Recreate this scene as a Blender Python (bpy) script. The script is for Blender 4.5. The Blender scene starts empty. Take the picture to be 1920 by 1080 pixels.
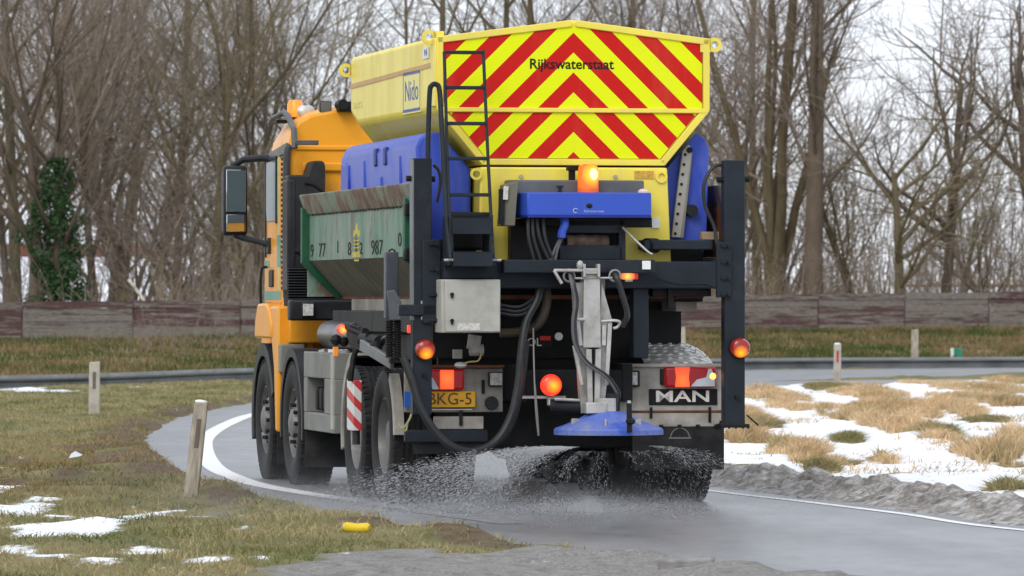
import bpy, math, random
import numpy as np
from mathutils import Vector, Matrix

rng = np.random.default_rng(11)
random.seed(5)
scene = bpy.context.scene
col = scene.collection
rad = math.radians

# ------------------------------------------------------------------ camera
EYE = 1.544
cam_data = bpy.data.cameras.new("camera")
cam = bpy.data.objects.new("camera", cam_data)
col.objects.link(cam)
cam_data.sensor_width = 36
cam_data.lens = 208.0
cam_data.clip_end = 6000
cam_data.clip_start = 0.5
cam.location = (0, 0, EYE)
cam.rotation_euler = (rad(90.103), 0, 0)
cam_data.dof.use_dof = True
cam_data.dof.focus_distance = 44.0
cam_data.dof.aperture_fstop = 9.0
scene.camera = cam

# ------------------------------------------------------------------ overcast sky, soft sun, exposure
SUN_EL, SUN_AZ = rad(38), rad(200)
world = bpy.data.worlds.new("World")
scene.world = world
world.use_nodes = True
wn, wl = world.node_tree.nodes, world.node_tree.links
bg = wn["Background"]
bg.inputs["Strength"].default_value = 0.12
sky = wn.new("ShaderNodeTexSky")
sky.sky_type = 'NISHITA'
sky.sun_disc = False
sky.sun_elevation = SUN_EL
sky.sun_rotation = SUN_AZ
sky.air_density = 1.0
sky.dust_density = 3.0
wtc = wn.new("ShaderNodeTexCoord")
wmap = wn.new("ShaderNodeMapping")
wmap.inputs["Scale"].default_value = (1, 1, 2.5)
wno = wn.new("ShaderNodeTexNoise")
wno.inputs["Scale"].default_value = 3.0
wno.inputs["Detail"].default_value = 5
wr = wn.new("ShaderNodeValToRGB")
wr.color_ramp.elements[0].position = 0.32
wr.color_ramp.elements[0].color = (6.4, 7.0, 8.0, 1)
wr.color_ramp.elements[1].position = 0.68
wr.color_ramp.elements[1].color = (8.2, 8.4, 8.8, 1)
wmx = wn.new("ShaderNodeMix")
wmx.data_type = 'RGBA'
wmx.inputs[0].default_value = 0.9
wl.new(wtc.outputs["Generated"], wmap.inputs[0])
wl.new(wmap.outputs[0], wno.inputs["Vector"])
wl.new(wno.outputs[0], wr.inputs[0])
wl.new(sky.outputs[0], wmx.inputs[6])
wl.new(wr.outputs[0], wmx.inputs[7])
wl.new(wmx.outputs[2], bg.inputs["Color"])

sun_data = bpy.data.lights.new("sun", 'SUN')
sun_data.energy = 0.9
sun_data.angle = rad(25)
sun_data.color = (1.0, 0.97, 0.93)
sun = bpy.data.objects.new("sun", sun_data)
col.objects.link(sun)
sun.rotation_euler = (rad(90) - SUN_EL, 0, rad(-20))     # light from behind-left of the camera

scene.view_settings.view_transform = 'Standard'
scene.view_settings.look = 'None'
scene.view_settings.gamma = 1
scene.view_settings.exposure = 0.45
scene.view_settings.use_curve_mapping = False
scene.render.engine = 'CYCLES'
scene.cycles.use_denoising = True
scene.cycles.max_bounces = 6
scene.cycles.transparent_max_bounces = 16

# ------------------------------------------------------------------ helpers
def tag(o, label=None, cat=None, group=None, kind=None):
    if label: o["label"] = label
    if cat: o["category"] = cat
    if group: o["group"] = group
    if kind: o["kind"] = kind
    return o

def empty(name, label, cat, loc=(0, 0, 0), rz=0.0, group=None):
    o = bpy.data.objects.new(name, None)
    col.objects.link(o)
    o.location = loc
    o.rotation_euler = (0, 0, rz)
    return tag(o, label, cat, group)

def nmesh(name, verts, faces, mats, parent=None, smooth=None, midx=None):
    """numpy mesh; faces: (n,3) or (n,4) int array"""
    verts = np.asarray(verts, dtype=np.float32)
    faces = np.asarray(faces, dtype=np.int32)
    me = bpy.data.meshes.new(name)
    k = faces.shape[1]
    me.vertices.add(len(verts)); me.vertices.foreach_set("co", verts.ravel())
    me.loops.add(faces.size); me.loops.foreach_set("vertex_index", faces.ravel())
    me.polygons.add(len(faces)); me.polygons.foreach_set("loop_start", np.arange(0, faces.size, k, dtype=np.int32))
    if midx is not None:
        me.polygons.foreach_set("material_index", np.asarray(midx, dtype=np.int32))
    me.update(calc_edges=True)
    if smooth is not None:
        me.polygons.foreach_set("use_smooth", np.full(len(faces), bool(smooth)))
    for m in (mats if isinstance(mats, (list, tuple)) else [mats]):
        me.materials.append(m)
    o = bpy.data.objects.new(name, me)
    col.objects.link(o)
    if parent: o.parent = parent
    return o

class MB:
    """collects shapes, then links them as ONE mesh object"""
    def __init__(s):
        s.v, s.f = [], []
    def add(s, v, f):
        n = len(s.v)
        s.v += [tuple(p) for p in v]
        s.f += [tuple(i + n for i in q) for q in f]
        return s
    def box(s, x0, x1, y0, y1, z0, z1):
        if x0 > x1: x0, x1 = x1, x0
        if y0 > y1: y0, y1 = y1, y0
        if z0 > z1: z0, z1 = z1, z0
        v = [(x0,y0,z0),(x1,y0,z0),(x1,y1,z0),(x0,y1,z0),(x0,y0,z1),(x1,y0,z1),(x1,y1,z1),(x0,y1,z1)]
        return s.add(v, [(0,3,2,1),(4,5,6,7),(0,1,5,4),(1,2,6,5),(2,3,7,6),(3,0,4,7)])
    def rbox(s, c, size, rot):
        """rotated box; rot = euler tuple in degrees"""
        from mathutils import Euler
        R = Euler([rad(a) for a in rot]).to_matrix()
        hx, hy, hz = [a / 2 for a in size]
        v = [Vector(c) + R @ Vector(p) for p in [(-hx,-hy,-hz),(hx,-hy,-hz),(hx,hy,-hz),(-hx,hy,-hz),(-hx,-hy,hz),(hx,-hy,hz),(hx,hy,hz),(-hx,hy,hz)]]
        return s.add(v, [(0,3,2,1),(4,5,6,7),(0,1,5,4),(1,2,6,5),(2,3,7,6),(3,0,4,7)])
    def prism(s, poly, axis, a, b):
        """poly: 2D outline; axis 'x': (y,z) extruded in x; 'y': (x,z); 'z': (x,y)"""
        n = len(poly)
        def P(p, h):
            return {'x': (h, p[0], p[1]), 'y': (p[0], h, p[1]), 'z': (p[0], p[1], h)}[axis]
        v = [P(p, a) for p in poly] + [P(p, b) for p in poly]
        f = [tuple(range(n)), tuple(range(2*n-1, n-1, -1))]
        for i in range(n):
            j = (i + 1) % n
            f.append((j, i, n + i, n + j))
        return s.add(v, f)
    def bar(s, p0, p1, w, h=None):
        """square bar between two points"""
        h = h or w
        return s.tube([p0, p1], w, 4, rb=h)
    def tube(s, pts, r, n=10, rb=None, cap=True):
        pts = [Vector(p) for p in pts]
        m = len(pts)
        rs = r if isinstance(r, (list, tuple)) else [r] * m
        t0 = (pts[1] - pts[0]).normalized()
        up = Vector((0, 0, 1)) if abs(t0.z) < 0.9 else Vector((0, 1, 0))
        u = t0.cross(up).normalized()
        v = []
        for i, p in enumerate(pts):
            t = ((pts[min(i+1, m-1)] - pts[max(i-1, 0)])).normalized()
            u = (u - t * u.dot(t)).normalized()
            w = t.cross(u)
            for k in range(n):
                a = 2 * math.pi * (k + (0.5 if n == 4 else 0)) / n
                f1 = rs[i] * (1.4142 if n == 4 else 1) * (0.5 if n == 4 else 1)
                f2 = f1 if rb is None else rb * 1.4142 * 0.5
                v.append(p + u * math.cos(a) * f1 + w * math.sin(a) * f2)
        f = []
        for i in range(m - 1):
            for k in range(n):
                k2 = (k + 1) % n
                f.append((i*n+k, i*n+k2, (i+1)*n+k2, (i+1)*n+k))
        if cap:
            f.append(tuple(range(n-1, -1, -1)))
            f.append(tuple((m-1)*n + k for k in range(n)))
        return s.add(v, f)
    def curve(s, pts, r, n=8, sub=6):
        return s.tube(spline(pts, sub), r, n)
    def lathe(s, prof, c, axis, n=24, a0=0.0, a1=2*math.pi):
        """prof: (radius, height along axis) pairs"""
        full = abs(a1 - a0 - 2 * math.pi) < 1e-6
        m = n if full else n + 1
        v = []
        for (r, h) in prof:
            for k in range(m):
                a = a0 + (a1 - a0) * k / n
                p, q = r * math.cos(a), r * math.sin(a)
                d = {'x': (h, p, q), 'y': (p, h, q), 'z': (p, q, h)}[axis]
                v.append((c[0]+d[0], c[1]+d[1], c[2]+d[2]))
        f = []
        for i in range(len(prof) - 1):
            for k in range(m if full else n):
                k2 = (k + 1) % m
                f.append((i*m+k, i*m+k2, (i+1)*m+k2, (i+1)*m+k))
        return s.add(v, f)
    def cyl(s, p0, p1, r, n=16, r1=None):
        return s.tube([p0, p1], [r, r if r1 is None else r1], n)
    def ball(s, c, r, n=12, sz=(1, 1, 1)):
        m = n // 2
        v, f = [], []
        for i in range(m + 1):
            th = math.pi * i / m
            for k in range(n):
                a = 2 * math.pi * k / n
                v.append((c[0]+r*sz[0]*math.sin(th)*math.cos(a), c[1]+r*sz[1]*math.sin(th)*math.sin(a), c[2]+r*sz[2]*math.cos(th)))
        for i in range(m):
            for k in range(n):
                f.append((i*n+k, (i+1)*n+k, (i+1)*n+(k+1)%n, i*n+(k+1)%n))
        return s.add(v, f)
    def loft(s, rings, closed=True, caps=True):
        n = len(rings[0])
        v = [p for r in rings for p in r]
        f = []
        for i in range(len(rings) - 1):
            for k in range(n if closed else n - 1):
                k2 = (k + 1) % n
                f.append((i*n+k, i*n+k2, (i+1)*n+k2, (i+1)*n+k))
        if caps:
            f.append(tuple(range(n-1, -1, -1)))
            f.append(tuple((len(rings)-1)*n + k for k in range(n)))
        return s.add(v, f)
    def build(s, name, mat, parent=None, bevel=0.0, angle=35, base=None, label=None, seg=2, fixn=True):
        import bmesh
        me = bpy.data.meshes.new(name)
        b = base if base is not None else (BASE if parent is not None else (0, 0, 0))
        me.from_pydata([(p[0]-b[0], p[1]-b[1], p[2]-b[2]) for p in s.v], [], s.f)
        if fixn:
            bm = bmesh.new(); bm.from_mesh(me)
            bmesh.ops.recalc_face_normals(bm, faces=bm.faces)
            bm.to_mesh(me); bm.free()
        me.materials.append(mat)
        me.polygons.foreach_set("use_smooth", [True] * len(me.polygons))
        me.set_sharp_from_angle(angle=rad(angle))
        o = bpy.data.objects.new(name, me)
        col.objects.link(o)
        if parent: o.parent = parent
        if label: o["label"] = label
        if bevel:
            md = o.modifiers.new("edge", 'BEVEL')
            md.width = bevel; md.segments = seg; md.limit_method = 'ANGLE'; md.angle_limit = rad(30)
        return o
BASE = (0, 0, 0)

def spline(pts, sub=6):
    P = [Vector(p) for p in pts]
    P = [P[0] * 2 - P[1]] + P + [P[-1] * 2 - P[-2]]
    out = []
    for i in range(1, len(P) - 2):
        for k in range(sub):
            t = k / sub
            a, b, c_, d = P[i-1], P[i], P[i+1], P[i+2]
            out.append(0.5 * ((2*b) + (c_-a)*t + (2*a-5*b+4*c_-d)*t*t + (3*b-a-3*c_+d)*t**3))
    out.append(P[-2])
    return out

def srgb(r, g, b):
    return tuple(((x/255)/12.92 if x/255 <= 0.04045 else ((x/255+0.055)/1.055)**2.4) for x in (r, g, b))

def mat(name, colr, rough=0.5, metal=0.0, var=0.2, scale=5.0, dirt=0.0, dirtcol=(0.16, 0.135, 0.105), dscale=2.2,
        bump=0.0, bscale=60.0, emit=0.0, emcol=None, stretch=(1, 1, 1), coat=0.0, alpha=None, trans=0.0):
    m = bpy.data.materials.new(name)
    m.use_nodes = True
    n, l = m.node_tree.nodes, m.node_tree.links
    p = n["Principled BSDF"]
    p.inputs["Roughness"].default_value = rough
    p.inputs["Metallic"].default_value = metal
    p.inputs["Coat Weight"].default_value = coat
    p.inputs["Transmission Weight"].default_value = trans
    if not metal: p.inputs["Specular IOR Level"].default_value = 0.30
    tc = n.new("ShaderNodeTexCoord")
    mp = n.new("ShaderNodeMapping"); mp.inputs["Scale"].default_value = stretch
    l.new(tc.outputs["Object"], mp.inputs[0])
    no = n.new("ShaderNodeTexNoise"); no.inputs["Scale"].default_value = scale; no.inputs["Detail"].default_value = 6
    l.new(mp.outputs[0], no.inputs["Vector"])
    rp = n.new("ShaderNodeValToRGB")
    rp.color_ramp.elements[0].position = 0.3; rp.color_ramp.elements[1].position = 0.7
    rp.color_ramp.elements[0].color = tuple(max(0, x*(1-var)) for x in colr[:3]) + (1,)
    rp.color_ramp.elements[1].color = tuple(min(1, x*(1+var)) for x in colr[:3]) + (1,)
    l.new(no.outputs[0], rp.inputs[0])
    out = rp.outputs[0]
    if dirt > 0:
        n2 = n.new("ShaderNodeTexNoise"); n2.inputs["Scale"].default_value = dscale; n2.inputs["Detail"].default_value = 9; n2.inputs["Roughness"].default_value = 0.68
        l.new(mp.outputs[0], n2.inputs["Vector"])
        r2 = n.new("ShaderNodeValToRGB")
        r2.color_ramp.elements[0].position = 0.62 - 0.34*dirt; r2.color_ramp.elements[1].position = 0.86 - 0.22*dirt
        r2.color_ramp.elements[0].color = (0, 0, 0, 1); r2.color_ramp.elements[1].color = (min(1, .45+dirt*.6),)*3 + (1,)
        l.new(n2.outputs[0], r2.inputs[0])
        mx = n.new("ShaderNodeMix"); mx.data_type = 'RGBA'
        l.new(r2.outputs[0], mx.inputs[0]); l.new(out, mx.inputs[6])
        mx.inputs[7].default_value = tuple(dirtcol) + (1,)
        out = mx.outputs[2]
        mr = n.new("ShaderNodeMath"); mr.operation = 'MULTIPLY_ADD'
        l.new(r2.outputs[0], mr.inputs[0]); mr.inputs[1].default_value = 0.35; mr.inputs[2].default_value = rough
        mr.use_clamp = True
        l.new(mr.outputs[0], p.inputs["Roughness"])
    l.new(out, p.inputs["Base Color"])
    if bump > 0:
        nb = n.new("ShaderNodeTexNoise"); nb.inputs["Scale"].default_value = bscale; nb.inputs["Detail"].default_value = 4
        l.new(mp.outputs[0], nb.inputs["Vector"])
        b = n.new("ShaderNodeBump"); b.inputs["Strength"].default_value = bump; b.inputs["Distance"].default_value = 0.02
        l.new(nb.outputs[0], b.inputs["Height"]); l.new(b.outputs[0], p.inputs["Normal"])
    if emit > 0:
        p.inputs["Emission Color"].default_value = tuple(emcol or colr)[:3] + (1,)
        p.inputs["Emission Strength"].default_value = emit
    return m

# value noise on numpy arrays, used for terrain relief and ground cover
_tab = rng.random((256, 256))
def vnoise(x, y):
    xi, yi = np.floor(x).astype(int), np.floor(y).astype(int)
    fx, fy = x - xi, y - yi
    fx, fy = fx*fx*(3-2*fx), fy*fy*(3-2*fy)
    a, b = _tab[xi % 256, yi % 256], _tab[(xi+1) % 256, yi % 256]
    c, d = _tab[xi % 256, (yi+1) % 256], _tab[(xi+1) % 256, (yi+1) % 256]
    return (a*(1-fx)+b*fx)*(1-fy) + (c*(1-fx)+d*fx)*fy
def fbm(x, y, o=4):
    s, a, t = 0, 0.5, 0
    for i in range(o):
        s = s + a * vnoise(x*2**i + 17.3*i, y*2**i + 5.1*i); t += a; a *= 0.5
    return s / t
def sstep(a, b, x):
    t = np.clip((x-a)/(b-a), 0, 1)
    return t*t*(3-2*t)


# ================================================================== THE SETTING
def smooth_line(pts, step=0.5):
    P = spline([(a, b, 0) for a, b in pts], 24)
    P = np.array([(p.x, p.y) for p in P])
    d = np.r_[0, np.cumsum(np.hypot(*np.diff(P, axis=0).T))]
    t = np.arange(0, d[-1], step)
    return np.c_[np.interp(t, d, P[:, 0]), np.interp(t, d, P[:, 1])]

# outer (left) edge of the slip road, going away from the camera and bending right
EDGE = smooth_line([(7.5, 16), (4.7, 23), (2.6, 29), (1.14, 33.6), (0.547, 35.3), (-0.1, 37.2), (-0.8, 39.2), (-1.45, 42.0), (-2.1, 45.7), (-2.995, 51.9),
                    (-3.716, 59.1), (-4.136, 64.6), (-4.40, 71.4), (-4.40, 79.7), (-3.8, 89.2), (-2.0, 98.5), (1.6, 107), (8, 113), (18, 117), (40, 121), (80, 126)], 0.4)
ET = np.gradient(EDGE, axis=0); ET /= np.hypot(ET[:, 0], ET[:, 1])[:, None]
EN = np.c_[ET[:, 1], -ET[:, 0]]                                     # normal towards the inside of the bend
ROADW = 4.55
def lateral(x, y):
    """signed distance to the outer road edge, positive on the road side"""
    out = np.empty(x.shape); best = np.empty(x.shape)
    fx, fy = x.ravel(), y.ravel(); o = np.empty(fx.size)
    for i in range(0, fx.size, 20000):
        dx = fx[i:i+20000, None] - EDGE[None, :, 0]; dy = fy[i:i+20000, None] - EDGE[None, :, 1]
        k = np.argmin(dx*dx + dy*dy, axis=1); r = np.arange(len(k))
        o[i:i+20000] = dx[r, k]*EN[k, 0] + dy[r, k]*EN[k, 1]
    return o.reshape(x.shape)

# far carriageway: near and far edge
FARN = np.array([(-30, 60), (-9, 88), (0, 101), (4.4, 110.5), (10.6, 121.5), (25, 129), (60, 137), (140, 150)])
FARB = np.array([(-30, 66), (-9, 98.5), (0, 119.5), (5.1, 128), (11, 132), (25, 136.5), (60, 144), (140, 157)])
RAIL = np.array([(-40, 70), (-20, 88), (-8.7, 101), (-5, 112), (0, 122.5), (5.2, 130.5), (11.6, 134), (25, 138.5), (60, 146)])
FA, FB = np.array((-12.1, 140.0)), np.array((14.3, 165.0))
FDIR = (FB - FA) / np.hypot(*(FB - FA))
def fence_y(x): return 140.0 + (x + 12.1) * (25.0 / 26.4)
def fence_z(x): return 0.50 + (np.clip(x, -40, 50) + 12.1) * (0.17 / 26.4)
def rail_y(x): return np.interp(x, RAIL[:, 0], RAIL[:, 1])

# bare patches and tussocks of the verge inside the bend: (x, y, half width, half depth)
STRAW = [(2.81, 56.71, 0.32, 3.76), (3.39, 55.25, 0.12, 2.5), (4.51, 55.25, 0.29, 7.13), (4.23, 74.47, 0.34, 5.83), (4.23, 67.97, 0.2, 3.24), (4.48, 65.88, 0.23, 4.56),
         (5.01, 77.15, 0.52, 4.52), (5.7, 78.57, 0.42, 5.05), (3.86, 89.21, 0.48, 10.22), (2.86, 72.88, 0.26, 5.58), (5.46, 91.1, 0.53, 6.3), (7.37, 109.79, 0.74, 8.45),
         (7.55, 94.11, 0.72, 8.27), (6.42, 84.79, 0.42, 4.2), (8.86, 105.73, 0.52, 6.53), (2.39, 61.61, 0.33, 1.55), (6.74, 80.79, 0.31, 3.81), (5.88, 69.06, 0.19, 1.95),
         (5.58, 105.73, 0.57, 5.87), (5.54, 118.12, 0.59, 6.52), (5.32, 59.06, 0.21, 8.15), (7.23, 77.85, 0.42, 7.08)]
GREENS = [(2.74, 52.86, 0.21, 1.31), (3.37, 51.13, 0.13, 1.37), (2.87, 69.91, 0.32, 2.57), (4.71, 64.39, 0.12, 1.69), (3.52, 62.06, 0.17, 1.57), (3.81, 45.67, 0.14, 1.1), (5.29, 97.87, 0.44, 4.47), (5.61, 69.91, 0.32, 1.71), (3.09, 53.52, 0.19, 1.17)]
SNOWL = [(-3.58, 43.25, 0.24, 2.18), (-4.03, 47.05, 0.11, 1.55), (-3.07, 38.75, 0.3, 1.49), (-2.79, 38.93, 0.26, 1.33), (-2.63, 41.57, 0.26, 0.91), (-2.24, 35.91, 0.18, 0.83), (-3.01, 35.53, 0.16, 0.88),
         (-2.71, 34.81, 0.15, 0.85), (-2.33, 34.12, 0.18, 0.68), (-1.8, 33.65, 0.19, 0.46), (-1.48, 34.74, 0.09, 0.28), (-3.13, 41.27, 0.19, 0.8), (-2.4, 42.19, 0.11, 0.52)]
def blobs(x, y, L):
    o = np.zeros(x.shape)
    for (a, b, rx, ry) in L:
        o = np.maximum(o, 1.25 - np.sqrt(((x-a)/rx)**2 + ((y-b)/ry)**2) * 0.9)
    return o

def ground_masks(x, y, u):
    """snow, straw, dirt, gravel"""
    n1, n2 = fbm(x*0.9, y*0.35), fbm(x*3.1+9, y*1.1+4)
    inside = sstep(ROADW + 0.5, ROADW + 0.9, u) * (y < 125)
    straw_b = np.maximum(blobs(x, y, STRAW), blobs(x, y, GREENS))
    s_in = sstep(0.30, 0.60, 1.20 - straw_b*0.84 + (n2-0.5)*0.8 + (n1-0.5)*0.4) * inside
    left = (u < 0)
    s_left = sstep(0.12, 0.95, blobs(x, y, SNOWL)*0.98 + (fbm(x*2.2, y*0.8)-0.5)*0.9 + (fbm(x*8, y*2.6)-0.5)*1.5) * left * (y < 55)
    far = np.exp(-((y - 97 + (x+5)*0.4)/3.0)**2) * left * sstep(0.49, 0.60, fbm(x*1.9+3, y*0.5)) * (x > -12)
    snow = np.maximum(np.maximum(s_in, s_left), far)
    straw = inside * sstep(0.2, 0.5, straw_b)
    brown = np.exp(-((x+3.9 - (y-58)*0.01)/1.0)**2) * sstep(42, 48, y) * (1 - sstep(70, 84, y)) * sstep(0.36, 0.60, n1*0.6 + n2*0.4) * left
    edge = np.exp(-((u-.05)/0.38)**2) * (u < 0.6) * (y < 100) * 1.5
    dirt = np.clip(np.maximum(brown, edge*sstep(.3, .6, n2)), 0, 1)
    gr = sstep(0.0, 0.6, 36.2 + (x-0.6)*0.2 - y + (n2-0.5)*1.2) * sstep(-1.6, -0.9, x + (n2-0.5)*0.8)
    slush = np.exp(-((x+1.55)/0.55)**2 - ((y-41.6)/1.6)**2) * 1.3 * sstep(.38, .6, n2)
    return snow, straw, dirt, np.clip(np.maximum(gr, slush), 0, 1)

def ground_z(x, y, u):
    lump = (fbm(x*1.3, y*1.3) - 0.5) * 0.16 + (fbm(x*5, y*5) - 0.5) * 0.05
    road = np.where(y > 100, sstep(-0.6, 0.02, u), sstep(0.0, 0.30, u)) * (1 - sstep(ROADW-0.05, ROADW+0.6, u)) * (y < 119)
    fy = fence_y(x); ry = rail_y(x)
    fn, fb = np.interp(x, FARN[:, 0], FARN[:, 1]), np.interp(x, FARB[:, 0], FARB[:, 1])
    far = sstep(fn-1.0, fn, y) * (1 - sstep(fb, fb+1.5, y)) * (x > -1.5)
    flat = np.maximum(road, far)
    z = lump * (1-flat) + 0.02*(1-flat) - 0.04*flat + 0.035*np.exp(-((u+.12)/.35)**2)*(u < .3)*(1-flat)
    z = z + sstep(ROADW+0.6, ROADW+6, u) * (1-sstep(100, 110, y)) * 0.05
    t = np.clip((y - ry - 1.2) / np.maximum(fy - ry - 2.4, 3), 0, 1)
    bank = np.where(y > ry, fence_z(x) * (t*t*(3-2*t)), 0)
    z = z - 0.06*sstep(-3, 0, y-ry)*(1-sstep(0, 3, y-ry)) + bank
    z = z + sstep(2, 30, y - fy) * 0.25
    return z

# ---- ground sheet, reaching the horizon
def geo(a, b, n): return a * (b/a) ** np.linspace(0, 1, n)
ys = np.r_[-60, -20, 0, 12, np.arange(20, 31, 0.6), np.arange(31, 62, 0.13), np.arange(62, 112, 0.3), np.arange(112, 172, 0.6), 172 + geo(1, 4200, 40)]
xs = np.r_[-geo(24, 3500, 22)[::-1], np.arange(-23, -8, 0.6), np.arange(-8, 9, 0.13), np.arange(9, 24, 0.5), geo(24, 3500, 22)]
GX, GY = np.meshgrid(xs, ys)
GU = lateral(GX, GY)
GZ = ground_z(GX, GY, GU)
def grid_faces(nx, ny):
    i = np.arange(nx*ny).reshape(ny, nx)
    return np.c_[i[:-1, :-1].ravel(), i[:-1, 1:].ravel(), i[1:, 1:].ravel(), i[1:, :-1].ravel()]

def node_mat(name):
    m = bpy.data.materials.new(name); m.use_nodes = True
    return m, m.node_tree.nodes, m.node_tree.links, m.node_tree.nodes["Principled BSDF"]
def N_noise(n, l, vec, scale, detail=5, rough=0.55):
    a = n.new("ShaderNodeTexNoise"); a.inputs["Scale"].default_value = scale; a.inputs["Detail"].default_value = detail; a.inputs["Roughness"].default_value = rough
    l.new(vec, a.inputs["Vector"]); return a.outputs[0]
def N_ramp(n, l, fac, stops):
    r = n.new("ShaderNodeValToRGB")
    while len(r.color_ramp.elements) < len(stops): r.color_ramp.elements.new(0.5)
    for e, (p, c) in zip(r.color_ramp.elements, stops):
        e.position = p; e.color = tuple(c) + (1,) if len(c) == 3 else c
    l.new(fac, r.inputs[0]); return r.outputs[0]
def N_mix(n, l, fac, a, b, mode='MIX'):
    m = n.new("ShaderNodeMix"); m.data_type = 'RGBA'; m.blend_type = mode
    for s, k in ((fac, 0), (a, 6), (b, 7)):
        if hasattr(s, "is_output"): l.new(s, m.inputs[k])
        elif k == 0: m.inputs[k].default_value = s
        else: m.inputs[k].default_value = tuple(s) + (1,)
    return m.outputs[2]
def N_math(n, l, op, a, b=0.0, c=None, clamp=False):
    m = n.new("ShaderNodeMath"); m.operation = op; m.use_clamp = clamp
    for k, s in enumerate((a, b) if c is None else (a, b, c)):
        if hasattr(s, "is_output"): l.new(s, m.inputs[k])
        else: m.inputs[k].default_value = s
    return m.outputs[0]
def N_map(n, l, vec, scale):
    m = n.new("ShaderNodeMapping"); m.inputs["Scale"].default_value = scale; l.new(vec, m.inputs[0]); return m.outputs[0]

gm, n, l, p = node_mat("verge_ground")
tc = n.new("ShaderNodeTexCoord").outputs["Object"]
at = n.new("ShaderNodeAttribute"); at.attribute_name = "cover"
sep = n.new("ShaderNodeSeparateColor"); l.new(at.outputs["Color"], sep.inputs[0])
fine = N_noise(n, l, tc, 9.0, 8, 0.7); mid = N_noise(n, l, tc, 1.6, 6, 0.6); tiny = N_noise(n, l, tc, 45.0, 4, 0.6)
grass = N_ramp(n, l, mid, [(0.30, (0.07, 0.086, 0.028)), (0.46, (0.125, 0.132, 0.048)), (0.58, (0.205, 0.178, 0.08)), (0.72, (0.26, 0.21, 0.11))])
grass = N_mix(n, l, N_ramp(n, l, fine, [(0.35, (0, 0, 0)), (0.7, (1, 1, 1))]), grass, (0.19, 0.16, 0.075))
straw = N_ramp(n, l, fine, [(0.3, (0.15, 0.11, 0.05)), (0.7, (0.38, 0.27, 0.14))])
dirt = N_ramp(n, l, fine, [(0.3, (0.062, 0.044, 0.027)), (0.7, (0.17, 0.122, 0.072))])
grav = N_mix(n, l, N_ramp(n, l, mid, [(0.40, (0, 0, 0)), (0.6, (.8,)*3)]), N_ramp(n, l, tiny, [(0.3, (0.11, 0.10, 0.09)), (0.55, (0.24, 0.23, 0.215)), (0.75, (0.40, 0.385, 0.37))]), N_ramp(n, l, fine, [(0.35, (0.10, 0.092, 0.08)), (0.65, (0.30, 0.29, 0.275))]))
def crisp(ch, w=0.35):
    a = N_math(n, l, 'MULTIPLY_ADD', fine, w*2, -w)
    return N_math(n, l, 'MULTIPLY_ADD', N_math(n, l, 'ADD', ch, N_math(n, l, 'MULTIPLY', a, 1.0)), 3.0, -1.0, clamp=True)
c_ = N_mix(n, l, sep.outputs["Green"], grass, straw)
c_ = N_mix(n, l, crisp(sep.outputs["Blue"]), c_, dirt)
c_ = N_mix(n, l, crisp(at.outputs["Alpha"]), c_, grav)
fine2 = N_noise(n, l, N_map(n, l, tc, (3.0, 1.4, 1)), 6.0, 9, 0.75)
sn_f = N_math(n, l, 'MULTIPLY_ADD', N_math(n, l, 'ADD', sep.outputs["Red"], N_math(n, l, 'MULTIPLY_ADD', fine2, 2.3, -1.22)), 2.6, -0.85, clamp=True)
c_ = N_mix(n, l, sn_f, c_, N_ramp(n, l, fine, [(0.3, (0.74, 0.76, 0.80)), (0.6, (0.86, 0.87, 0.89))]))
l.new(c_, p.inputs["Base Color"]); p.inputs["Roughness"].default_value = 0.9; p.inputs["Specular IOR Level"].default_value = 0.2
b = n.new("ShaderNodeBump"); b.inputs["Strength"].default_value = 0.6; b.inputs["Distance"].default_value = 0.04
l.new(fine, b.inputs["Height"]); l.new(b.outputs[0], p.inputs["Normal"])

sn, st, di, gr = ground_masks(GX, GY, GU)
GZ = GZ + sn * 0.012
ground = nmesh("ground", np.c_[GX.ravel(), GY.ravel(), GZ.ravel()], grid_faces(len(xs), len(ys)), gm, smooth=True)
ca = ground.data.color_attributes.new("cover", 'FLOAT_COLOR', 'POINT')
ca.data.foreach_set("color", np.c_[sn.ravel(), st.ravel(), di.ravel(), gr.ravel()].astype(np.float32).ravel())
tag(ground, "grass verge with thin snow, straw and bare earth beside the curving road", "ground", kind="structure")

# ---- wet road
def strip(name, A, B, z, m, nx=8):
    t = np.linspace(0, 1, nx)
    V = A[:, None, :]*(1-t)[None, :, None] + B[:, None, :]*t[None, :, None]
    v = np.c_[V.reshape(-1, 2), np.full(len(A)*nx, z)]
    return nmesh(name, v, grid_faces(nx, len(A)), m, smooth=True)
rm, n, l, p = node_mat("wet_asphalt")
tc = n.new("ShaderNodeTexCoord").outputs["Object"]
big = N_noise(n, l, N_map(n, l, tc, (1, 0.25, 1)), 0.9, 6, 0.65); grit = N_noise(n, l, tc, 60, 3); med = N_noise(n, l, N_map(n, l, tc, (1, 0.4, 1)), 3.2, 9, 0.75)
cc = N_ramp(n, l, med, [(0.32, (0.082, 0.084, 0.088)), (0.50, (0.125, 0.127, 0.131)), (0.68, (0.175, 0.176, 0.18))])
cc = N_mix(n, l, N_ramp(n, l, big, [(0.42, (0, 0, 0)), (0.75, (0.5, 0.5, 0.5))]), cc, (0.20, 0.20, 0.205))
cc = N_mix(n, l, N_ramp(n, l, grit, [(0.60, (0, 0, 0)), (0.75, (0.45, 0.45, 0.45))]), cc, (0.25, 0.25, 0.25))
la = n.new("ShaderNodeAttribute"); la.attribute_name = "lane"
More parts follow.
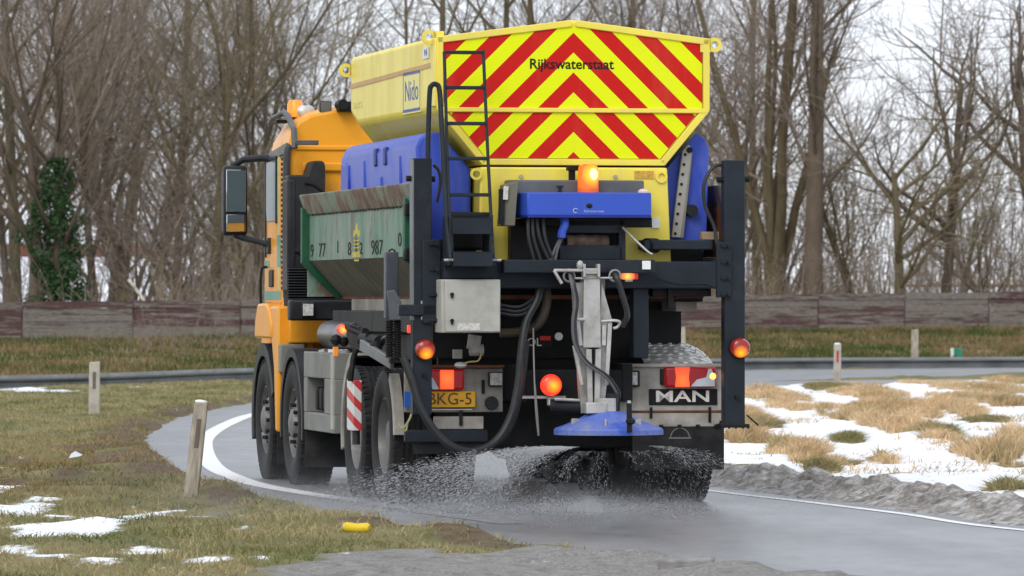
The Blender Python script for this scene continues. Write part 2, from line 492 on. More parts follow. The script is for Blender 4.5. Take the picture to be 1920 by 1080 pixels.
trk = N_ramp(n, l, N_math(n, l, 'ADD', la.outputs["Fac"], N_math(n, l, 'MULTIPLY_ADD', med, 0.10, -0.05)), [(0.0, (.85,)*3), (0.12, (.55,)*3), (0.27, (0.0,)*3), (0.36, (0.10,)*3), (0.52, (.5,)*3), (0.66, (0.05,)*3), (0.76, (0.05,)*3), (0.95, (.8,)*3)])
cc = N_mix(n, l, N_math(n, l, 'MULTIPLY', trk, 0.55), cc, (0.21, 0.21, 0.215))
l.new(cc, p.inputs["Base Color"])
rr = N_mix(n, l, 0.5, N_ramp(n, l, big, [(0.35, (0.26,)*3), (0.65, (0.52,)*3)]), N_ramp(n, l, trk, [(0.0, (0.27,)*3), (0.8, (0.55,)*3)]))
l.new(rr, p.inputs["Roughness"])
b = n.new("ShaderNodeBump"); b.inputs["Strength"].default_value = 0.35; b.inputs["Distance"].default_value = 0.012
l.new(grit, b.inputs["Height"]); l.new(b.outputs[0], p.inputs["Normal"])
wob = (fbm(EDGE[:, 0]*1.1, EDGE[:, 1]*0.35) - 0.5)[:, None] * 0.12
road = strip("road", EDGE + EN*wob, EDGE + EN*ROADW, 0.0, rm, 24)
la = road.data.attributes.new("lane", 'FLOAT', 'POINT')
la.data.foreach_set("value", np.tile(np.linspace(0, 1, 24), len(EDGE)).astype(np.float32))
tag(road, "wet grey asphalt slip road bending round to the right", "road", kind="structure")
tt = np.linspace(0, 1, 60)
xq = np.linspace(-1.0, 140, 90)
far_road = strip("far_road", np.c_[xq, np.interp(xq, FARN[:, 0], FARN[:, 1])], np.c_[xq, np.interp(xq, FARB[:, 0], FARB[:, 1])], -0.006, rm)
tag(far_road, "pale wet carriageway beyond the verge", "road", kind="structure")

lm, n, l, p = node_mat("road_paint")
tc = n.new("ShaderNodeTexCoord").outputs["Object"]
w_ = N_noise(n, l, tc, 14, 7, 0.75)
sx = n.new("ShaderNodeSeparateXYZ"); l.new(tc, sx.inputs[0])
mist_fade = N_math(n, l, 'MULTIPLY_ADD', sx.outputs[1], -0.30, 14.15, clamp=True)      # near-end fade stands for spray mist veiling the paint
mist_fade = N_math(n, l, 'MULTIPLY', mist_fade, N_math(n, l, 'LESS_THAN', sx.outputs[0], 0.5))
worn_misted = N_math(n, l, 'SUBTRACT', w_, N_math(n, l, 'MULTIPLY', mist_fade, 0.42))
l.new(N_ramp(n, l, worn_misted, [(0.26, (0.14, 0.14, 0.143)), (0.46, (0.74, 0.74, 0.73))]), p.inputs["Base Color"])
p.inputs["Roughness"].default_value = 0.55
def edge_line(pts, width, label):
    L = smooth_line(pts, 0.5)
    T = np.gradient(L, axis=0); T /= np.hypot(T[:, 0], T[:, 1])[:, None]
    Nn = np.c_[T[:, 1], -T[:, 0]]
    o = strip("edge_line", L - Nn*width/2, L + Nn*width/2, 0.004, lm, 3)
    tag(o, label, "road marking", kind="structure")
edge_line([(0.0, 40.5), (-0.72, 43.1), (-1.2, 45.1), (-2.0, 48.5), (-2.397, 51.1), (-2.745, 54.4), (-3.126, 60.1), (-3.40, 65.9), (-3.50, 72.9), (-3.4, 79.7), (-2.7, 88.5), (-1.0, 97), (2.4, 104)], 0.19,
          "broad white line curving along the outer edge of the road")
edge_line([(7.6, 29), (5.6, 33.5), (3.41, 39.4), (2.82, 42.3), (2.19, 45.07), (1.64, 47.3), (0.5, 53), (-0.1, 60), (-0.3, 68), (0.0, 78), (0.6, 86)], 0.10,
          "thin white line along the slush on the inner edge of the road")

# ---- ridge of grey ploughed slush on the inner edge
RS = smooth_line([(8.7, 28.5), (6.2, 33.5), (3.72, 39.5), (3.1, 42.4), (2.47, 45.2), (1.92, 47.6), (0.9, 53), (0.25, 60), (0.05, 68), (0.4, 78), (1.0, 86)], 0.045)
RT = np.gradient(RS, axis=0); RT /= np.hypot(RT[:, 0], RT[:, 1])[:, None]; RN = np.c_[RT[:, 1], -RT[:, 0]]
w = np.linspace(-0.1, 1.15, 30)
SX = RS[:, None, 0] + RN[:, None, 0]*w; SY = RS[:, None, 1] + RN[:, None, 1]*w
prof = np.exp(-((w-0.42)/0.36)**2)
lum = 0.50*fbm(SX*1.6, SY*1.6) + 0.50*np.sqrt(np.abs(fbm(SX*5, SY*5, 2)-0.5)*2) + 0.28*fbm(SX*13, SY*13, 2) - 0.12
SZ = -0.05 + 0.27*prof[None, :]*lum*(0.75+0.5*fbm(SX*0.4, SY*0.4)) + 0.03
slm, n, l, p = node_mat("dirty_slush")
tc = n.new("ShaderNodeTexCoord").outputs["Object"]
a1 = N_noise(n, l, tc, 6, 8, 0.72); a2 = N_noise(n, l, tc, 24, 6, 0.7)
cs = N_ramp(n, l, a1, [(0.32, (0.10, 0.082, 0.066)), (0.48, (0.27, 0.245, 0.22)), (0.64, (0.56, 0.545, 0.53))])
cs = N_mix(n, l, N_ramp(n, l, a2, [(0.30, (0.6,)*3), (0.5, (0, 0, 0))]), cs, (0.10, 0.085, 0.075))
l.new(cs, p.inputs["Base Color"]); p.inputs["Roughness"].default_value = 0.75
b = n.new("ShaderNodeBump"); b.inputs["Strength"].default_value = 0.9; b.inputs["Distance"].default_value = 0.03
l.new(a2, b.inputs["Height"]); l.new(b.outputs[0], p.inputs["Normal"])
slush = nmesh("slush", np.c_[SX.ravel(), SY.ravel(), SZ.ravel()], grid_faces(len(w), len(RS)), slm, smooth=True)
tag(slush, "ridge of dirty grey slush ploughed to the inner road edge", "slush", kind="stuff")

# ---- grass: real blades, one object per kind
def blade_mesh(name, base, h, wd, lean, cols, m):
    """base (n,3), h, wd (n,), lean (n,2) tip offset"""
    nb = len(base)
    a = rng.random(nb) * 6.283
    sx, sy = np.cos(a)*wd/2, np.sin(a)*wd/2
    z0 = np.zeros(nb)
    v = np.empty((nb, 5, 3))
    mid = base + np.c_[lean*0.3, h*0.62]; tip = base + np.c_[lean, h]
    off = np.c_[sx, sy, z0]
    v[:, 0] = base - off; v[:, 1] = base + off; v[:, 2] = mid + off*0.75; v[:, 3] = mid - off*0.75; v[:, 4] = tip
    i = (np.arange(nb)*5)[:, None]
    f = np.concatenate([i + [0, 1, 2], i + [0, 2, 3], i + [3, 2, 4]])
    o = nmesh(name, v.reshape(-1, 3), f, m)
    ca = o.data.color_attributes.new("tint", 'FLOAT_COLOR', 'POINT')
    c4 = np.repeat(np.c_[cols, np.ones(nb)], 5, axis=0)
    ca.data.foreach_set("color", c4.astype(np.float32).ravel())
    return o
bm_, n, l, p = node_mat("grass_blade")
at = n.new("ShaderNodeAttribute"); at.attribute_name = "tint"
l.new(at.outputs["Color"], p.inputs["Base Color"]); p.inputs["Roughness"].default_value = 0.8; p.inputs["Specular IOR Level"].default_value = 0.15
tr_ = n.new("ShaderNodeBsdfTranslucent"); l.new(at.outputs["Color"], tr_.inputs[0])
ms_ = n.new("ShaderNodeMixShader"); ms_.inputs[0].default_value = 0.3
l.new(p.outputs[0], ms_.inputs[1]); l.new(tr_.outputs[0], ms_.inputs[2])
l.new(ms_.outputs[0], n["Material Output"].inputs["Surface"])

def lerp3(a, b, t): return np.asarray(a)*(1-t[:, None]) + np.asarray(b)*t[:, None]
def field(nb, x0, x1, y0, y1, keep):
    y = y0 * (y1/y0) ** rng.random(nb)            # denser near the camera
    x = x0 + (x1-x0)*rng.random(nb)
    u = lateral(x, y); k = keep(x, y, u)
    return x[k], y[k], u[k]
# left verge
def keep_left(x, y, u):
    s, st, d, g_ = ground_masks(x, y, u)
    return (u < 0.22*rng.random(x.size)) & (s < 0.42 + 0.6*rng.random(x.size)**5) & (g_ < 0.3) & (rng.random(x.size) > d*0.75) & (np.abs(x) < y*0.098) & (x < 3)
x, y, u = field(400000, -10.5, 3, 31.5, 108, keep_left)
t = sstep(0.32, 0.62, fbm(x*0.8, y*0.5)*0.55 + fbm(x*3, y*2)*0.45)
colr_ = lerp3((0.14, 0.158, 0.05), (0.38, 0.315, 0.165), t) * (0.65 + 0.7*rng.random((x.size, 1)))
near = np.exp(-((x+3.9 - (y-58)*0.01)/1.1)**2) * sstep(42, 48, y) * (1-sstep(70, 84, y))
colr_ = lerp3((1, 1, 1), (0.80, 0.66, 0.56), near) * colr_
h = (0.020 + 0.045*rng.random(x.size)) * (0.5 + 1.0*fbm(x*1.1, y*1.1))
o = blade_mesh("grass", np.c_[x, y, ground_z(x, y, u)-0.01], h, 0.004+0.005*rng.random(x.size) + y*0.00005, rng.normal(0, 0.05, (x.size, 2)), colr_, bm_)
tag(o, "short winter grass, green turning straw brown, on the outer verge", "grass", kind="stuff")
# straw tussocks and green tufts inside the bend
bx, by, bc, bh = [], [], [], []
for L, kind in ((STRAW, 0), (GREENS, 1)):
    for (a, b_, rx, ry) in L:
        cnt = int(min(20000, 1100 + 8500*rx*min(ry, 6)))
        q, r_ = rng.random(cnt)*6.283, np.sqrt(rng.random(cnt))*0.92
        xx, yy = a + 1.10*rx*r_*np.cos(q), b_ + 1.10*ry*r_*np.sin(q)
        k = fbm(xx*2.4+3*kind, yy*0.7) > 0.40 + 0.14*r_
        bx.append(xx[k]); by.append(yy[k]); bc.append(np.full(k.sum(), kind)); bh.append(((1.1-r_)*0.6+0.4)[k])
sx_ = rng.random(60000)*9 + 1.0; sy_ = 44 + 66*rng.random(60000)
k = (fbm(sx_*1.7+5, sy_*0.55) > 0.60) & (sy_ > 50) & (sx_ < sy_*.095)
bx.append(sx_[k]); by.append(sy_[k]); bc.append((fbm(sx_[k]*.8, sy_[k]*.3+7) > .56).astype(int)); bh.append(np.full(k.sum(), .34))
x, y, kd, hh = map(np.concatenate, (bx, by, bc, bh))
u = lateral(x, y); k = u > ROADW + 0.75
x, y, kd, hh, u = x[k], y[k], kd[k], hh[k], u[k]
t = np.clip(fbm(x*2, y*2)*1.6-0.4 + rng.normal(0, .2, x.size), 0, 1)
g_mix = np.clip(kd*0.85 + (fbm(x*1.2+8, y*0.8) > 0.60)*0.5, 0, 1)
colr_ = lerp3((0.50, 0.36, 0.20), (0.80, 0.60, 0.37), t)
colr_ = colr_*(1-g_mix[:, None]) + np.array((0.26, 0.235, 0.105))*g_mix[:, None]
colr_ = colr_ * (0.7 + 0.6*rng.random((x.size, 1)))
h = hh * (0.055 + 0.12*rng.random(x.size)) * (1 - 0.4*kd) * (0.35+1.3*fbm(x*1.6, y*0.9)) * np.clip(1.5 - (y-45)*0.012, .75, 1.6)
o = blade_mesh("dry_grass", np.c_[x, y, ground_z(x, y, u)], h, 0.008+0.007*rng.random(x.size), rng.normal(0, 0.085, (x.size, 2)) + (0.03, -0.03), colr_, bm_)
tag(o, "bleached straw tussocks and green tufts poking through snow", "dry grass", kind="stuff")
# bank below the fence
nb = 120000
x = -17 + 40*rng.random(nb); ry = rail_y(x); fy = fence_y(x)
y = ry + 0.6 + (fy - ry - 0.8)*rng.random(nb); u = lateral(x, y)
t = sstep(0.35, 0.6, fbm(x*0.55, y*0.35)*0.6 + fbm(x*2.2, y*1.2)*0.4)
colr_ = lerp3((0.075, 0.095, 0.026), (0.24, 0.165, 0.085), t) * (0.6+0.8*rng.random((nb, 1)))
h = (0.05 + 0.12*rng.random(nb)) * (0.5 + fbm(x*0.9, y*0.6))
o = blade_mesh("bank_grass", np.c_[x, y, ground_z(x, y, u)-0.01], h, 0.018+0.015*rng.random(nb), rng.normal(0, 0.06, (nb, 2)), colr_, bm_)
tag(o, "rough green and rust brown grass on the bank under the fence", "grass", kind="stuff")
# strip of rough grass between the far carriageway and the rail
# ---- marker posts
pm_ = mat("weathered_post", (0.40, 0.355, 0.285), 0.85, var=0.3, scale=7, stretch=(6, 6, 1), dirt=0.55, dirtcol=(0.17, 0.14, 0.10), bump=0.4)
pm2 = mat("pale_post", (0.41, 0.375, 0.325), 0.85, var=0.2, scale=7, dirt=0.35, dirtcol=(0.22, 0.19, 0.15), bump=0.3)
slot_m = mat("slot_shade", (0.13, 0.11, 0.09), 0.8)  # dark tone painted for the shade in an empty reflector slot
red_m = mat("red_reflector", (0.42, 0.035, 0.04), 0.35)
snowcap = mat("snow_cap", (0.82, 0.84, 0.87), 0.7)
def marker_post(X, Y, h, wd, lean, m, label, slot=None, cap=None):
    u = lateral(np.array([X]), np.array([Y])); z = float(ground_z(np.array([X]), np.array([Y]), u)[0]) - 0.05
    r = empty("marker_post", label, "marker post", (X, Y, z), 0, "marker posts along the verges")
    r.rotation_euler = (0, rad(lean), 0)
    hw, hd = wd/2, wd*0.36
    b = MB()
    b.loft([[(-hw, -hd, -0.1), (hw, -hd, -0.1), (hw, hd, -0.1), (-hw, hd, -0.1)], [(-hw*.97, -hd, h*0.5), (hw*.97, -hd, h*0.5), (hw*.97, hd, h*.5), (-hw*.97, hd, h*.5)],
            [(-hw*.93, -hd*.95, h), (hw*.93, -hd*.95, h+0.012), (hw*.93, hd*.95, h+0.012), (-hw*.93, hd*.95, h)]])
    b.build("post", m, r, bevel=0.012, base=(0, 0, 0))
    if slot:
        MB().box(-wd*.14, wd*.16, -hd-0.003, -hd+0.01, h*0.55, h*0.84).build("reflector", slot, r, base=(0, 0, 0), bevel=0.003)  # dark slots hold no reflector, only painted shade; the red one is real
    if cap:
        MB().ball((0, 0, h+0.008), wd*0.46, 10, (1, .75, .3)).build("snow_cap", cap, r, base=(0, 0, 0))
    return r
marker_post(-2.45, 45.07, 0.765, 0.112, 6.2, pm_, "leaning weathered marker post at the road edge nearest the camera", slot_m, snowcap)
marker_post(-5.45, 77.15, 0.77, 0.145, 0.6, pm2, "upright pale marker post standing in grass on the outer verge", slot_m)
marker_post(6.15, 111.95, 0.75, 0.145, 0.8, pm2, "pale marker post with red reflector beside the snowy verge", red_m, snowcap)
marker_post(9.16, 134.6, 0.90, 0.17, 0.6, pm_, "brown marker post behind the far crash barrier, without a reflector", None)
marker_post(4.05, 141.0, 0.62, 0.17, 0, pm2, "short pale marker post on the bank, seen past the lorry", None)
gm_ = mat("green_plastic", (0.03, 0.22, 0.13), 0.5)
gb = empty("cable_marker", "small green and white cable marker box on the grassy bank", "cable marker", (10.47, 139.5, float(ground_z(np.array([11.]), np.array([139.5]), np.array([-9.]))[0])))
MB().box(-0.05, 0.14, -0.06, 0.06, -0.05, 0.30).build("cover", gm_, gb, bevel=0.02, base=(0, 0, 0))
MB().box(-0.13, -0.052, -0.05, 0.05, -0.05, 0.30).build("post", mat("white_plastic", (0.6, 0.66, 0.62), 0.5), gb, bevel=0.01, base=(0, 0, 0))

# ---- crash barrier
zn = mat("galvanised_steel", (0.30, 0.315, 0.33), 0.42, metal=0.6, var=0.2, scale=2, dirt=0.3, dirtcol=(0.2, 0.19, 0.17))
zd = mat("weathered_steel", (0.10, 0.105, 0.11), 0.6, metal=0.3, var=0.3, scale=2)
rl = smooth_line([tuple(q) for q in RAIL], 1.0)
rt = np.gradient(rl, axis=0); rt /= np.hypot(rt[:, 0], rt[:, 1])[:, None]; rn = np.c_[rt[:, 1], -rt[:, 0]]
prof = [(0.0, -0.06), (0.045, -0.035), (0.045, 0.02), (-0.01, 0.06), (-0.01, 0.10), (0.045, 0.14), (0.045, 0.195), (0.0, 0.22), (-0.03, 0.22), (-0.05, 0.10), (-0.03, -0.06)]
bar_root = empty("crash_barrier", "low galvanised crash barrier rail running along the far verge", "crash barrier", (rl[60, 0], rl[60, 1], 0))
BASE = (rl[60, 0], rl[60, 1], 0)
b = MB()
b.loft([[(q[0]+nn[0]*a, q[1]+nn[1]*a, z) for a, z in prof] for q, nn in zip(rl, rn)])
b.build("rail", mat("rail_shade_steel", (0.13, 0.137, 0.148), 0.55, metal=0.3, var=0.3, scale=1.5), bar_root, angle=25)  # body of the one steel rail painted dark as its shaded face
for (za, zb_, ya, yb_) in ((0.168, 0.228, -0.036, 0.05), (-0.058, -0.012, 0.02, 0.052)):  # paler strips added to paint the lit top and bottom edges
    b = MB()
    b.loft([[(q[0]+nn[0]*a, q[1]+nn[1]*a, z) for a, z in ((ya, za), (yb_, za), (yb_, zb_), (ya, zb_))] for q, nn in zip(rl, rn)])
    b.build("rail_lit_strip", zn, bar_root, angle=25)
for i in range(4, len(rl), 4):
    q, nn = rl[i], rn[i]
    if abs(q[0]) > 20: continue
    b = MB().rbox((q[0]-nn[0]*0.10, q[1]-nn[1]*0.10, -0.02), (0.06, 0.10, 0.36), (0, 0, math.degrees(math.atan2(nn[1], nn[0]))))
    b.build("post", zd, bar_root)
BASE = (0, 0, 0)

# ---- weathered board fence on the bank
wm, n, l, p = node_mat("peeling_maroon_board")
tc = n.new("ShaderNodeTexCoord").outputs["Object"]
oi = n.new("ShaderNodeObjectInfo").outputs["Random"]
cmb = n.new("ShaderNodeCombineXYZ"); l.new(N_math(n, l, 'MULTIPLY', oi, 57.0), cmb.inputs[0]); l.new(N_math(n, l, 'MULTIPLY', oi, 31.0), cmb.inputs[2])
va = n.new("ShaderNodeVectorMath"); va.operation = 'ADD'; l.new(tc, va.inputs[0]); l.new(cmb.outputs[0], va.inputs[1])
vec = N_map(n, l, va.outputs[0], (0.7, 9, 11.0))
s1 = N_noise(n, l, vec, 1.5, 9, 0.7); s2 = N_noise(n, l, N_map(n, l, va.outputs[0], (2.5, 20, 26)), 2.0, 5, 0.6)
thr = N_math(n, l, 'ADD', s1, N_math(n, l, 'MULTIPLY_ADD', oi, 0.26, -0.13))
grey = N_ramp(n, l, s2, [(0.3, (0.12, 0.105, 0.092)), (0.7, (0.30, 0.265, 0.235))])
maro = N_ramp(n, l, s2, [(0.3, (0.060, 0.028, 0.030)), (0.7, (0.125, 0.062, 0.062))])
l.new(N_mix(n, l, N_ramp(n, l, thr, [(0.46, (0, 0, 0)), (0.58, (.9,)*3)]), grey, maro), p.inputs["Base Color"])
p.inputs["Roughness"].default_value = 0.9; p.inputs["Specular IOR Level"].default_value = 0.15
pole_m = mat("fence_post_wood", (0.13, 0.10, 0.09), 0.9, var=0.3, scale=3)
fang = math.atan2(FDIR[1], FDIR[0])
fence = empty("board_fence", "low weathered board fence with peeling maroon paint along the bank", "fence", (FA[0], FA[1], 0), fang)
PANEL = 3.42
FH = 0.93
s0 = 0.62 - 4*PANEL
shared = {}
for i in range(-2, 17):
    a0 = s0 + (i+2)*PANEL
    xm = FA[0] + FDIR[0]*(a0+PANEL/2)
    zb = 0.515 + (FDIR[0]*(a0+PANEL/2)) * (0.19/26.4)
    hh = FH*(1 + 0.009*i)
    nb_ = 6
    for k in range(nb_):
        zz = zb + hh*k/nb_
        key = (round(hh, 3))
        me_o = MB().box(0.03, PANEL-0.03, -0.028, 0.0, 0.005, hh/nb_-0.006 if k < nb_-1 else hh/nb_)
        ob = me_o.build("plank", wm, fence, base=(0, 0, 0))
        ob.location = (a0, -0.005*((k*7+i*3) % 4) - (0.03 if k == nb_-1 else 0), zz)
        ob.rotation_euler = (0, rad(random.uniform(-.12, .12)), 0)
    MB().box(a0-0.05, a0+0.05, 0.006, 0.11, zb-0.5, zb+hh+0.02).build("post", pole_m, fence, base=(0, 0, 0))

# ---- snow-covered shed roof and red ridge glimpsed through the trees
sroof = mat("snow_on_roof", (0.80, 0.82, 0.86), 0.8, var=0.06, scale=1)
rtile = mat("red_ridge_tile", (0.20, 0.075, 0.05), 0.8, var=0.3, scale=3)
swall = mat("shed_brick", (0.22, 0.12, 0.09), 0.9, var=0.3, scale=4)
def shed(x0, x1, yf, z0, z1, z2, label):
    r = empty("shed", label, "shed", ((x0+x1)/2, yf, 0))
    c = ((x0+x1)/2, yf, 0)
    d = 6.0
    MB().box(x0+.3, x1-.3, yf+.4, yf+2*d-.4, 0, z0-0.02).build("wall", swall, r, base=c)
    MB().add([(x0, yf, z0), (x1, yf, z0), (x1, yf+d, z1), (x0, yf+d, z1), (x0, yf, z0-.15), (x1, yf, z0-.15), (x1, yf+2*d, z0), (x0, yf+2*d, z0)],
             [(0, 1, 2, 3), (4, 5, 1, 0), (3, 2, 6, 7), (1, 5, 6, 2), (0, 3, 7, 4)]).build("roof", sroof, r, base=c)
    MB().box(x0, x1, yf+d-.25, yf+d+.25, z1-.08, z2).build("ridge", rtile, r, base=c, bevel=0.05)
shed(-20.5, -12.9, 232, 1.3, 3.3, 3.75, "snow covered shed roof with red ridge behind the ivy tree")
shed(15.8, 24.0, 232, 0.9, 2.05, 2.12, "low snow covered shed roof glimpsed behind the trees beyond the verge")


# ================================================================== BARE TREES
def bark(name, c1, c2, sc=3.0):
    m, n, l, p = node_mat(name)
    tc = n.new("ShaderNodeTexCoord").outputs["Object"]
    a = N_noise(n, l, N_map(n, l, tc, (1, 1, 0.35)), sc, 7, 0.7)
    c0 = N_ramp(n, l, a, [(0.32, c1), (0.68, c2)])
    oi = n.new("ShaderNodeObjectInfo").outputs["Random"]
    c0 = N_mix(n, l, N_math(n, l, 'MULTIPLY', oi, 0.35), c0, tuple(x*y for x, y in zip(c2, (1.25, 1.0, .85))))
    l.new(c0, p.inputs["Base Color"]); p.inputs["Roughness"].default_value = 0.9; p.inputs["Specular IOR Level"].default_value = 0.15
    return m
bark_o = bark("olive_bark", (0.065, 0.058, 0.036), (0.155, 0.132, 0.085))
bark_g = bark("grey_bark", (0.062, 0.053, 0.043), (0.15, 0.125, 0.10))
twig_o = bark("olive_twigs", (0.145, 0.125, 0.080), (0.235, 0.200, 0.138), 1.0)
twig_r = bark("brown_twigs", (0.145, 0.122, 0.104), (0.24, 0.205, 0.178), 1.0)

def seg_mesh(name, S, n, m, parent):
    """S: array of rows p0(3) p1(3) r0 r1 -> tapered prisms"""
    S = np.asarray(S, dtype=float)
    p0, p1, r0, r1 = S[:, 0:3], S[:, 3:6], S[:, 6], S[:, 7]
    d = p1 - p0; d /= np.maximum(np.linalg.norm(d, axis=1), 1e-6)[:, None]
    ref = np.where(np.abs(d[:, 2:3]) < 0.9, np.array([[0, 0, 1.]]), np.array([[1., 0, 0]]))
    u = np.cross(d, ref); u /= np.linalg.norm(u, axis=1)[:, None]; w = np.cross(d, u)
    k = len(S); v = np.empty((k, 2*n, 3))
    for i in range(n):
        a = 2*math.pi*i/n
        o = u*math.cos(a) + w*math.sin(a)
        v[:, i] = p0 + o*r0[:, None]; v[:, n+i] = p1 + o*r1[:, None]
    b = (np.arange(k)*2*n)[:, None]
    f = np.concatenate([b + np.array([i, (i+1) % n, n+(i+1) % n, n+i]) for i in range(n)])
    return nmesh(name, v.reshape(-1, 3), f, m, parent, smooth=n > 4)

class Tree:
    def __init__(s, seed): s.r = random.Random(seed); s.big = []; s.twig = []
    def branch(s, p, d, L, r, lv, P):
        R = s.r
        nseg = P['seg'][lv]; out = s.big if lv <= P.get('big', 1) else s.twig
        px, py, pz = p; dx, dy, dz = d
        wob, up = P['wob'][lv], P['up'][lv]
        pts = [(px, py, pz, dx, dy, dz, r)]
        tip = P['tip'][lv]
        for i in range(nseg):
            r1 = r * (1 + (tip-1)*(i+1)/nseg); r0 = r * (1 + (tip-1)*i/nseg)
            dx += R.gauss(0, wob); dy += R.gauss(0, wob); dz += R.gauss(0, wob*.7) + up
            q = math.sqrt(dx*dx+dy*dy+dz*dz); dx /= q; dy /= q; dz /= q
            st = L/nseg
            nx, ny, nz = px+dx*st, py+dy*st, pz+dz*st
            out.append((px, py, pz, nx, ny, nz, r0, r1))
            px, py, pz = nx, ny, nz
            pts.append((px, py, pz, dx, dy, dz, r1))
        if lv + 1 >= len(P['n']): return
        nc = P['n'][lv+1]; nc = int(nc*L/P['ref'][lv] + R.random()) if lv > 0 else nc
        s0 = P['from'][lv]
        for c in range(nc):
            t = s0 + (1-s0) * (c + R.random())/max(nc, 1)
            k = min(int(t*nseg), nseg-1); f = t*nseg - k
            a, b = pts[k], pts[k+1]
            pos = tuple(a[j]*(1-f)+b[j]*f for j in range(3)); dd = a[3:6]
            ang = rad(P['ang'][lv+1] + R.gauss(0, P['ang'][lv+1]*0.22)); az = R.random()*6.283
            D = Vector(dd); U = D.orthogonal().normalized(); W = D.cross(U)
            nd = D*math.cos(ang) + (U*math.cos(az)+W*math.sin(az))*math.sin(ang)
            if nd.z < -0.15: nd.z *= -0.3
            LL = P['len'][lv+1] * (1.15-0.6*t) * (0.65+0.7*R.random())
            rr = min(P['rad'][lv+1]*(0.7+0.6*R.random()), (a[6]*(1-f)+b[6]*f)*0.8)
            s.branch(pos, tuple(nd), LL, rr, lv+1, P)

FAN = dict(n=[1, 13, 11, 8, 5], seg=[7, 8, 6, 4, 3], wob=[.03, .06, .07, .09, .1], up=[.02, .05, .04, .03, .02], tip=[.25, .2, .25, .4, .5],
           ang=[0, 36, 30, 32, 36], len=[0, 9, 4.2, 1.9, .85], rad=[.2, .058, .022, .0105, .0065], ref=[1, 9, 4.2, 1.9, .85], **{'from': [.2, .12, .1, .1, .1]})
SPREAD = dict(n=[1, 10, 8, 6, 5], seg=[6, 8, 7, 5, 3], wob=[.06, .13, .15, .16, .16], up=[.0, .035, .03, .02, .01], tip=[.45, .2, .25, .4, .5],
              ang=[0, 52, 46, 44, 42], len=[0, 6.2, 3.0, 1.5, .7], rad=[.2, .085, .034, .0135, .0085], ref=[1, 6.2, 3.0, 1.5, .7], **{'from': [.24, .15, .12, .1, .1]})
POLE = dict(n=[1, 20, 7, 6, 3], seg=[8, 6, 6, 4, 3], wob=[.015, .07, .09, .1, .1], up=[.01, .07, .05, .03, .02], tip=[.3, .25, .3, .4, .5],
            ang=[0, 44, 36, 34, 34], len=[0, 4.6, 2.3, 1.2, .6], rad=[.3, .05, .022, .011, .0075], ref=[1, 4.6, 2.3, 1.2, .6], **{'from': [.22, .15, .1, .1, .1]})
MULTI = dict(n=[1, 6, 12, 7, 4], seg=[3, 9, 6, 5, 3], wob=[.05, .045, .1, .12, .12], up=[.0, .05, .03, .03, .01], tip=[.8, .3, .25, .4, .5],
             ang=[0, 17, 42, 40, 40], len=[0, 13, 3.8, 1.7, .8], rad=[.3, .16, .034, .013, .008], ref=[1, 13, 3.8, 1.7, .8], **{'from': [.55, .2, .1, .1, .1]})
BRUSH = dict(n=[1, 9, 8, 6, 4], seg=[3, 7, 6, 4, 3], wob=[.1, .1, .13, .14, .14], up=[.0, .04, .03, .02, .01], tip=[.7, .25, .25, .4, .5],
             ang=[0, 30, 38, 40, 40], len=[0, 5.5, 2.4, 1.2, .6], rad=[.11, .042, .02, .011, .0075], ref=[1, 5.5, 2.4, 1.2, .6], **{'from': [.3, .1, .1, .1, .1]})

protos = {}
def proto(kind, seed, P, H, r, bm, tm, lean=(0, 0)):
    T = Tree(seed)
    T.branch((0, 0, -0.4), (lean[0], lean[1], 1), H, r, 0, P)
    root = bpy.data.objects.new("bare_tree", None); col.objects.link(root)
    t_ = seg_mesh("trunk", T.big, 8, bm, root)
    c_ = seg_mesh("crown", [q for q in T.twig if q[2] < 13.5], 3, tm, root)
    protos[kind] = (root, [t_, c_], [False])
    return root
proto('fan', 3, FAN, 8, .20, bark_o, twig_o)
proto('fan2', 8, FAN, 7, .16, bark_g, twig_r)
proto('spread', 21, SPREAD, 5.5, .19, bark_o, twig_o)
proto('spread2', 34, SPREAD, 7.5, .17, bark_g, twig_r)
proto('pole', 41, POLE, 15, .30, bark_g, twig_r)
proto('pole2', 55, POLE, 14, .17, bark_o, twig_o)
proto('multi', 61, MULTI, 2.2, .34, bark_o, twig_r)
proto('brush', 71, BRUSH, 1.6, .12, bark_g, twig_r)
proto('brush2', 83, BRUSH, 2.2, .13, bark_o, twig_o)

def tree(kind, px, Y, sc, rz, label, group=None, sx=1.0):
    X = (px - 960) / 11093.0 * Y          # trunk position projected from its image pixel column px at depth Y
    root, parts, used = protos[kind]
    if not used[0]:
        r = root; used[0] = True
    else:
        r = root.copy(); col.objects.link(r)
        for c in parts:
            d = c.copy(); col.objects.link(d); d.parent = r
        for k in list(r.keys()): del r[k]
    z = float(ground_z(np.array([X]), np.array([Y]), np.array([-9.0]))[0])
    r.location = (X, Y, z); r.rotation_euler = (0, 0, rz); r.scale = (sc*sx, sc*sx, sc)
    tag(r, label, "tree", group)
    return r
GA = "bare trees behind the board fence"
tree('multi', 1462, 172, 1.05, 0.3, "many stemmed bare tree with thick olive trunks rising just right of the tall dark post", GA)
tree('pole', 1526, 168, 1.08, 1.1, "tallest thick straight grey trunk right of the lorry, running out of the top", GA)
tree('spread', 1692, 166, 0.88, 0.8, "small wide branching bare tree with a short fork, standing alone at the right", GA)
tree('spread2', 1768, 171, 1.0, 2.2, "slender crooked bare tree just right of the small wide branching one", GA)
tree('fan', 405, 166, 1.0, 0.5, "fan shaped olive bare tree just left of the lorry mirror", GA)
tree('fan2', 178, 176, 1.05, 2.9, "brownish fan shaped bare tree right of the ivy clad trunk", GA)
tree('pole2', 32, 163, 1.05, 1.7, "slim straight olive bare tree left of the ivy clad trunk", GA)
